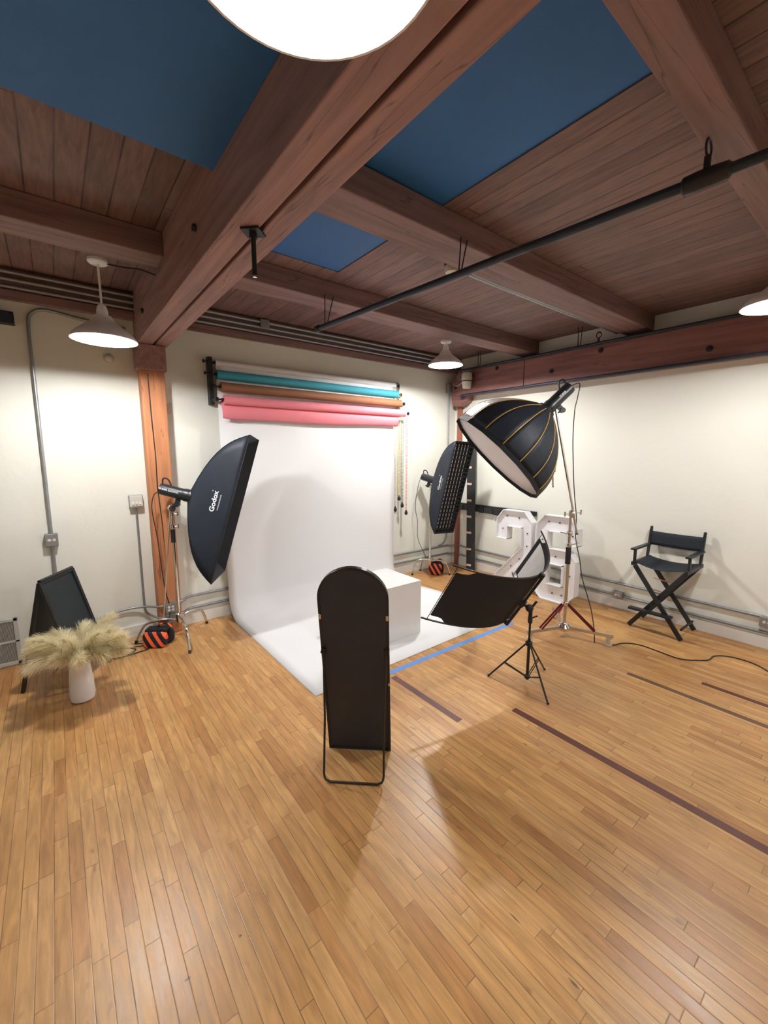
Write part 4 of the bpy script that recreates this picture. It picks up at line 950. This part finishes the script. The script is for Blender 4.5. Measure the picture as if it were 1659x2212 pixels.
# ------------------------------------------------------------------ sandbags
def sandbag(loc, rz, w, h, d_, label, lean=0.0):
    t = thing('sandbag', label, 'sandbag', loc, rz, 'striped sandbags')
    def pillow(cx_, cy_, cz_, hw_, hd_, hh_, skew):
        m = MB()
        def f(i, j):
            a1 = -PI / 2 + PI * i; a2 = 2 * PI * j
            ca, sa = math.cos(a1), math.sin(a1)
            sx = math.copysign(abs(math.cos(a2)) ** .28, math.cos(a2)); sy = math.copysign(abs(math.sin(a2)) ** .8, math.sin(a2))
            cr_ = abs(ca) ** .28
            z = cz_ + hh_ * math.copysign(abs(sa) ** .8, sa)
            return (cx_ + hw_ * cr_ * sx + skew * (z - cz_), cy_ + hd_ * cr_ * sy * (1.15 - .3 * (z - cz_) / hh_), z)
        m.grid(f, 14, 28); return m
    part('front_pouch', pillow(0, -d_ * .55, h * .47, w / 2, d_ * .5, h * .46, lean), M_STRIPE, t, world=False, smooth=True)
    part('back_pouch', pillow(.03, d_ * .6, h * .45, w / 2 * .95, d_ * .45, h * .44, lean), M_FABRIC2, t, world=False, smooth=True)
    part('saddle', MB().obox((.005 + lean * h * .4, .0, h * .93), (1, 0, 0), (0, 1, 0), (0, 0, 1), w / 2 * .9, d_ * .72, .022), M_FABRIC2, t, world=False, bevel=.02)
    part('handle', MB().tube(spline([(-.06 + w * .3, 0, h + .01), (-.03 + w * .3, 0, h + .045), (.04 + w * .3, 0, h + .045), (.07 + w * .3, 0, h + .01)], 5), .009, 8), M_STRIPE, t, world=False, smooth=True)
sandbag((.672, 4.60, 0), math.atan2(-.141, .212), .235, .175, .085, 'orange and black striped sandbag on the left light stand by the timber post')
sandbag((4.69, 4.62, 0), math.atan2(-.25, .2), .21, .20, .07, 'orange and black striped sandbag on the corner light stand')
# cables on the floor by the left stand
cc = [(.62, 4.62, .006), (.42, 4.68, .006), (.30, 4.62, .006), (.24, 4.55, .006), (.36, 4.50, .006), (.47, 4.60, .006), (.40, 4.70, .006), (.28, 4.66, .006), (.22, 4.60, .006), (.30, 4.50, .010), (.50, 4.52, .006), (.60, 4.55, .006)]
solo('floor_cable', MB().tube(spline(cc, 8), .0055, 8), M_CORD, 'looped black cable on the floor between the striped sandbag and the chalkboard sign', 'cable', (.4, 4.6, 0), smooth=True)
cc = [(.62, 4.66, .006), (.45, 4.76, .006), (.25, 4.80, .006), (.1, 4.85, .006), (-.15, 4.88, .006)]
solo('floor_cable', MB().tube(spline(cc, 8), .005, 8), M_CORD, 'black cable running along the baseboard behind the chalkboard sign', 'cable', (.3, 4.8, 0), smooth=True)

# ------------------------------------------------------------------ wall details: conduits, boxes, vent, rack
def wire(name, pts, r, m_, label, cat='conduit', group=None, n=6):
    return solo(name, MB().tube(spline(pts, n) if n else pts, r, 10), m_, label, cat, pts[0], group, smooth=True)
wire('conduit', [(.66, 4.93, 3.14), (.3, 4.93, 3.17), (.06, 4.935, 3.20), (-.04, 4.94, 3.16), (-.075, 4.94, 3.05), (-.078, 4.94, 2.6), (-.08, 4.94, 1.9), (-.083, 4.94, 1.2)], .0145, M_STEEL, 'grey conduit bending from the ceiling down the left wall to the outlet box')
wire('conduit', [(-.085, 4.94, 1.08), (-.087, 4.94, .7), (-.087, 4.94, .05)], .0145, M_STEEL, 'grey conduit below the outlet box, running down behind the chalkboard sign', n=2)
wire('conduit', [(.622, 4.94, 1.38), (.622, 4.94, .9), (.622, 4.94, .40), (.63, 4.935, .27), (.67, 4.92, .215), (.74, 4.79, .20), (.80, 4.785, .20)], .011, M_STEEL, 'thin grey conduit running from the switch box down to the sockets on the post')
wire('conduit', [(.20, 4.94, .285), (.45, 4.93, .325), (.62, 4.90, .325), (.74, 4.785, .33), (.80, 4.78, .34)], .011, M_STEEL, 'short grey conduit reaching left from the sockets on the post')
for k, (z, nm) in enumerate(((.335, 'upper'), (.195, 'lower'))):
    wire('conduit', [(.88, 4.785, z + .01), (.96, 4.79, z + .01), (1.04, 4.90, z - .0), (1.15, 4.93, z), (1.6, 4.935, z), (3.0, 4.935, z), (4.6, 4.935, z), (5.30, 4.93, z)], .015, M_STEEL, nm + ' grey conduit along the bottom of the back wall behind the backdrop', group='low conduits on the back wall')
    zr = .325 if k == 0 else .17
    wire('conduit', [(5.30, 4.92, z), (5.41, 4.86, z), (5.425, 4.74, zr + .02), (5.425, 4.4, zr + .01), (5.425, 2.0, zr), (5.425, -1.0, zr), (5.425, -4.0, zr)], .015, M_STEEL, nm + ' grey conduit along the bottom of the right wall', group='low conduits on the right wall')
wire('conduit', [(5.255, 4.935, 2.93), (5.265, 4.935, 2.0), (5.27, 4.935, .62), (5.25, 4.935, .45), (5.18, 4.93, .38), (5.08, 4.93, .36)], .0125, M_STEEL, 'vertical grey conduit in the room corner beside the narrow post')
def wbox(name, label, cat, c_, h_, axis, m_=M_STEEL, ports=2, cover=True):
    t = thing(name, label, cat, (c_[0], c_[1], c_[2] - h_[2]))
    part('box', MB().box([c_[i] - h_[i] for i in range(3)], [c_[i] + h_[i] for i in range(3)]), m_, t, bevel=.004)
    for k in range(ports):
        s_ = (-1 if k % 2 == 0 else 1) * .018
        zz = 0 if ports <= 2 else (.017 if k < 2 else -.017)
        if axis == 'y': cc_ = (c_[0] + s_, c_[1] - h_[1], c_[2] + zz); d_ = (0, -1, 0)
        else: cc_ = (c_[0] - h_[0], c_[1] + s_, c_[2] + zz); d_ = (-1, 0, 0)
        part('socket', MB().lathe([(.014, 0), (.014, .003), (.010, .004)], 14, cc_, d_), M_WHITE if ports > 2 else M_CREAM, t, smooth=True)
wbox('outlet_box', 'grey metal outlet box on the conduit of the left wall', 'outlet', (-.084, 4.925, 1.14), (.048, .03, .058), 'y')
wbox('outlet_box', 'double grey metal outlet with white sockets low on the timber post', 'outlet', (.84, 4.775, .30), (.052, .03, .055), 'y', ports=4)
wbox('junction_box', 'plain grey junction box below the sockets on the timber post', 'junction box', (.84, 4.775, .19), (.05, .03, .05), 'y', ports=0)
wbox('outlet_box', 'grey outlet box on the low conduit left of the chair', 'outlet', (5.41, 2.13, .185), (.03, .055, .04), 'x')
wbox('outlet_box', 'grey outlet box on the low conduit at the right edge of the picture', 'outlet', (5.41, .74, .285), (.03, .055, .05), 'x')
t = thing('switch_box', 'square pale switch box on the wall left of the timber post', 'switch', (.622, 4.93, 1.38))
part('box', MB().box((.56, 4.90, 1.385), (.685, WY, 1.515)), M_STEEL, t, bevel=.004)
part('cover_plate', MB().box((.565, 4.895, 1.40), (.68, 4.902, 1.51)), M_CREAM, t, bevel=.003)
for k in range(3): part('toggle', MB().box((.585 + .03 * k, 4.885, 1.42), (.60 + .03 * k, 4.896, 1.445)), M_WHITE, t, bevel=.002)
t = thing('wall_sensor', 'small round grey sensor dome on the wall under the left pendant lamp', 'sensor', (.50, WY, 2.80))
part('dome', MB().ball((.503, 4.93, 2.85), .036, 18), M_CREAM, t, smooth=True)
part('base', MB().lathe([(.045, 0), (.045, .018)], 20, (.503, WY, 2.85), (0, -1, 0)), M_CREAM, t, smooth=True)
t = thing('wall_speaker', 'small dark box high on the wall at the left edge of the picture', 'speaker', (-.24, 4.9, 3.03))
part('housing', MB().box((-.34, 4.86, 3.03), (-.165, WY, 3.125)), M_BLACKIRON, t, bevel=.004)
part('grille', MB().box((-.33, 4.855, 3.04), (-.175, 4.862, 3.115)), M_PAINTPIPE, t)
t = thing('floor_vent', 'pale grey metal vent grille low on the wall at the left edge', 'vent', (-.47, WY, .01))
vx0, vx1, vz0, vz1 = -.66, -.395, .015, .455
part('frame', MB().box((vx0, 4.925, vz0), (vx1, 4.945, vz0 + .03)).box((vx0, 4.925, vz1 - .03), (vx1, 4.945, vz1)).box((vx1 - .03, 4.925, vz0), (vx1, 4.945, vz1)).box((vx0, 4.925, vz0), (vx0 + .03, 4.945, vz1)).box((vx0, 4.925, .225), (vx1, 4.945, .245)), M_VENT, t, bevel=.003)
part('dark_backing', MB().box((vx0 + .01, 4.94, vz0 + .01), (vx1 - .01, 4.958, vz1 - .01)), M_VENTD, t)
m = MB()
for k in range(28): m.box((vx0 + .03 + k * .0075, 4.93, vz0 + .02), (vx0 + .0335 + k * .0075, 4.94, vz1 - .02))
part('louvres', m, M_VENT, t)
t = thing('hook_rail', 'long black rail with a row of black blocks on the right wall above number 2', 'rack', (5.42, 4.1, 1.0))
part('rail', MB().box((5.40, 3.33, 1.03), (WX, 4.86, 1.095)), M_RUBBER, t, bevel=.004)
random.seed(5)
y = 4.82
while y > 3.40:
    w_ = random.uniform(.09, .17); part('block', MB().box((5.375, y - w_, .965 + random.uniform(0, .02)), (5.44, y, 1.07)), M_RUBBER, t, bevel=.008); y -= w_ + .012
t = thing('peg_plank', 'tall narrow black plank with pale pink tabs leaning on the right wall', 'rack', (5.25, 4.40, 0))
pb0, pb1 = V((5.27, 4.38, 0.0)), V((5.365, 4.52, 2.25))
part('plank', MB().bar(pb0 + V((0, 0, .01)), pb1, .15, .02, (-1, -.25, 0)), M_RUBBER, t, bevel=.003)
for z in (.095, .363, .636, .90, 1.167, 1.435, 1.704, 1.972):
    f = z / 2.25; q_ = pb0.lerp(pb1, f)
    part('tab', MB().obox(q_ + V((-.016, .025, 0)), (0.24, -.97, 0), (0, 0, 1), (-.97, -.24, 0), .040, .017, .006), M_TABS, t, bevel=.002, label='pale pink tab')

# ------------------------------------------------------------------ tape and inlays in the floor
def strip(name, p, q, w, m_, label, cat, h_=.0012):
    solo(name, MB().bar((p[0], p[1], h_ / 2), (q[0], q[1], h_ / 2), w, h_), m_, label, cat, ((p[0] + q[0]) / 2, (p[1] + q[1]) / 2, 0))
strip('masking_tape', (2.18, 2.70), (4.0, 2.68), .055, M_TAPEB, 'bright blue masking tape on the floor in front of the white paper', 'tape')
strip('floor_inlay', (2.17, 2.63), (2.17, 1.86), .057, M_INLAY, 'short dark red strip in the floor right behind the mirror', 'floor strip')
strip('floor_inlay', (2.60, 1.70), (2.605, -1.5), .057, M_INLAY, 'longest dark red strip in the floor running to the right edge', 'floor strip')
strip('floor_inlay', (3.85, 1.385), (3.86, -1.0), .05, M_INLAY2, 'faded dark strip in the floor in front of the roller stand', 'floor strip')
strip('floor_inlay', (4.18, .925), (4.19, -.8), .05, M_INLAY, 'dark strip in the floor nearest the right wall', 'floor strip')
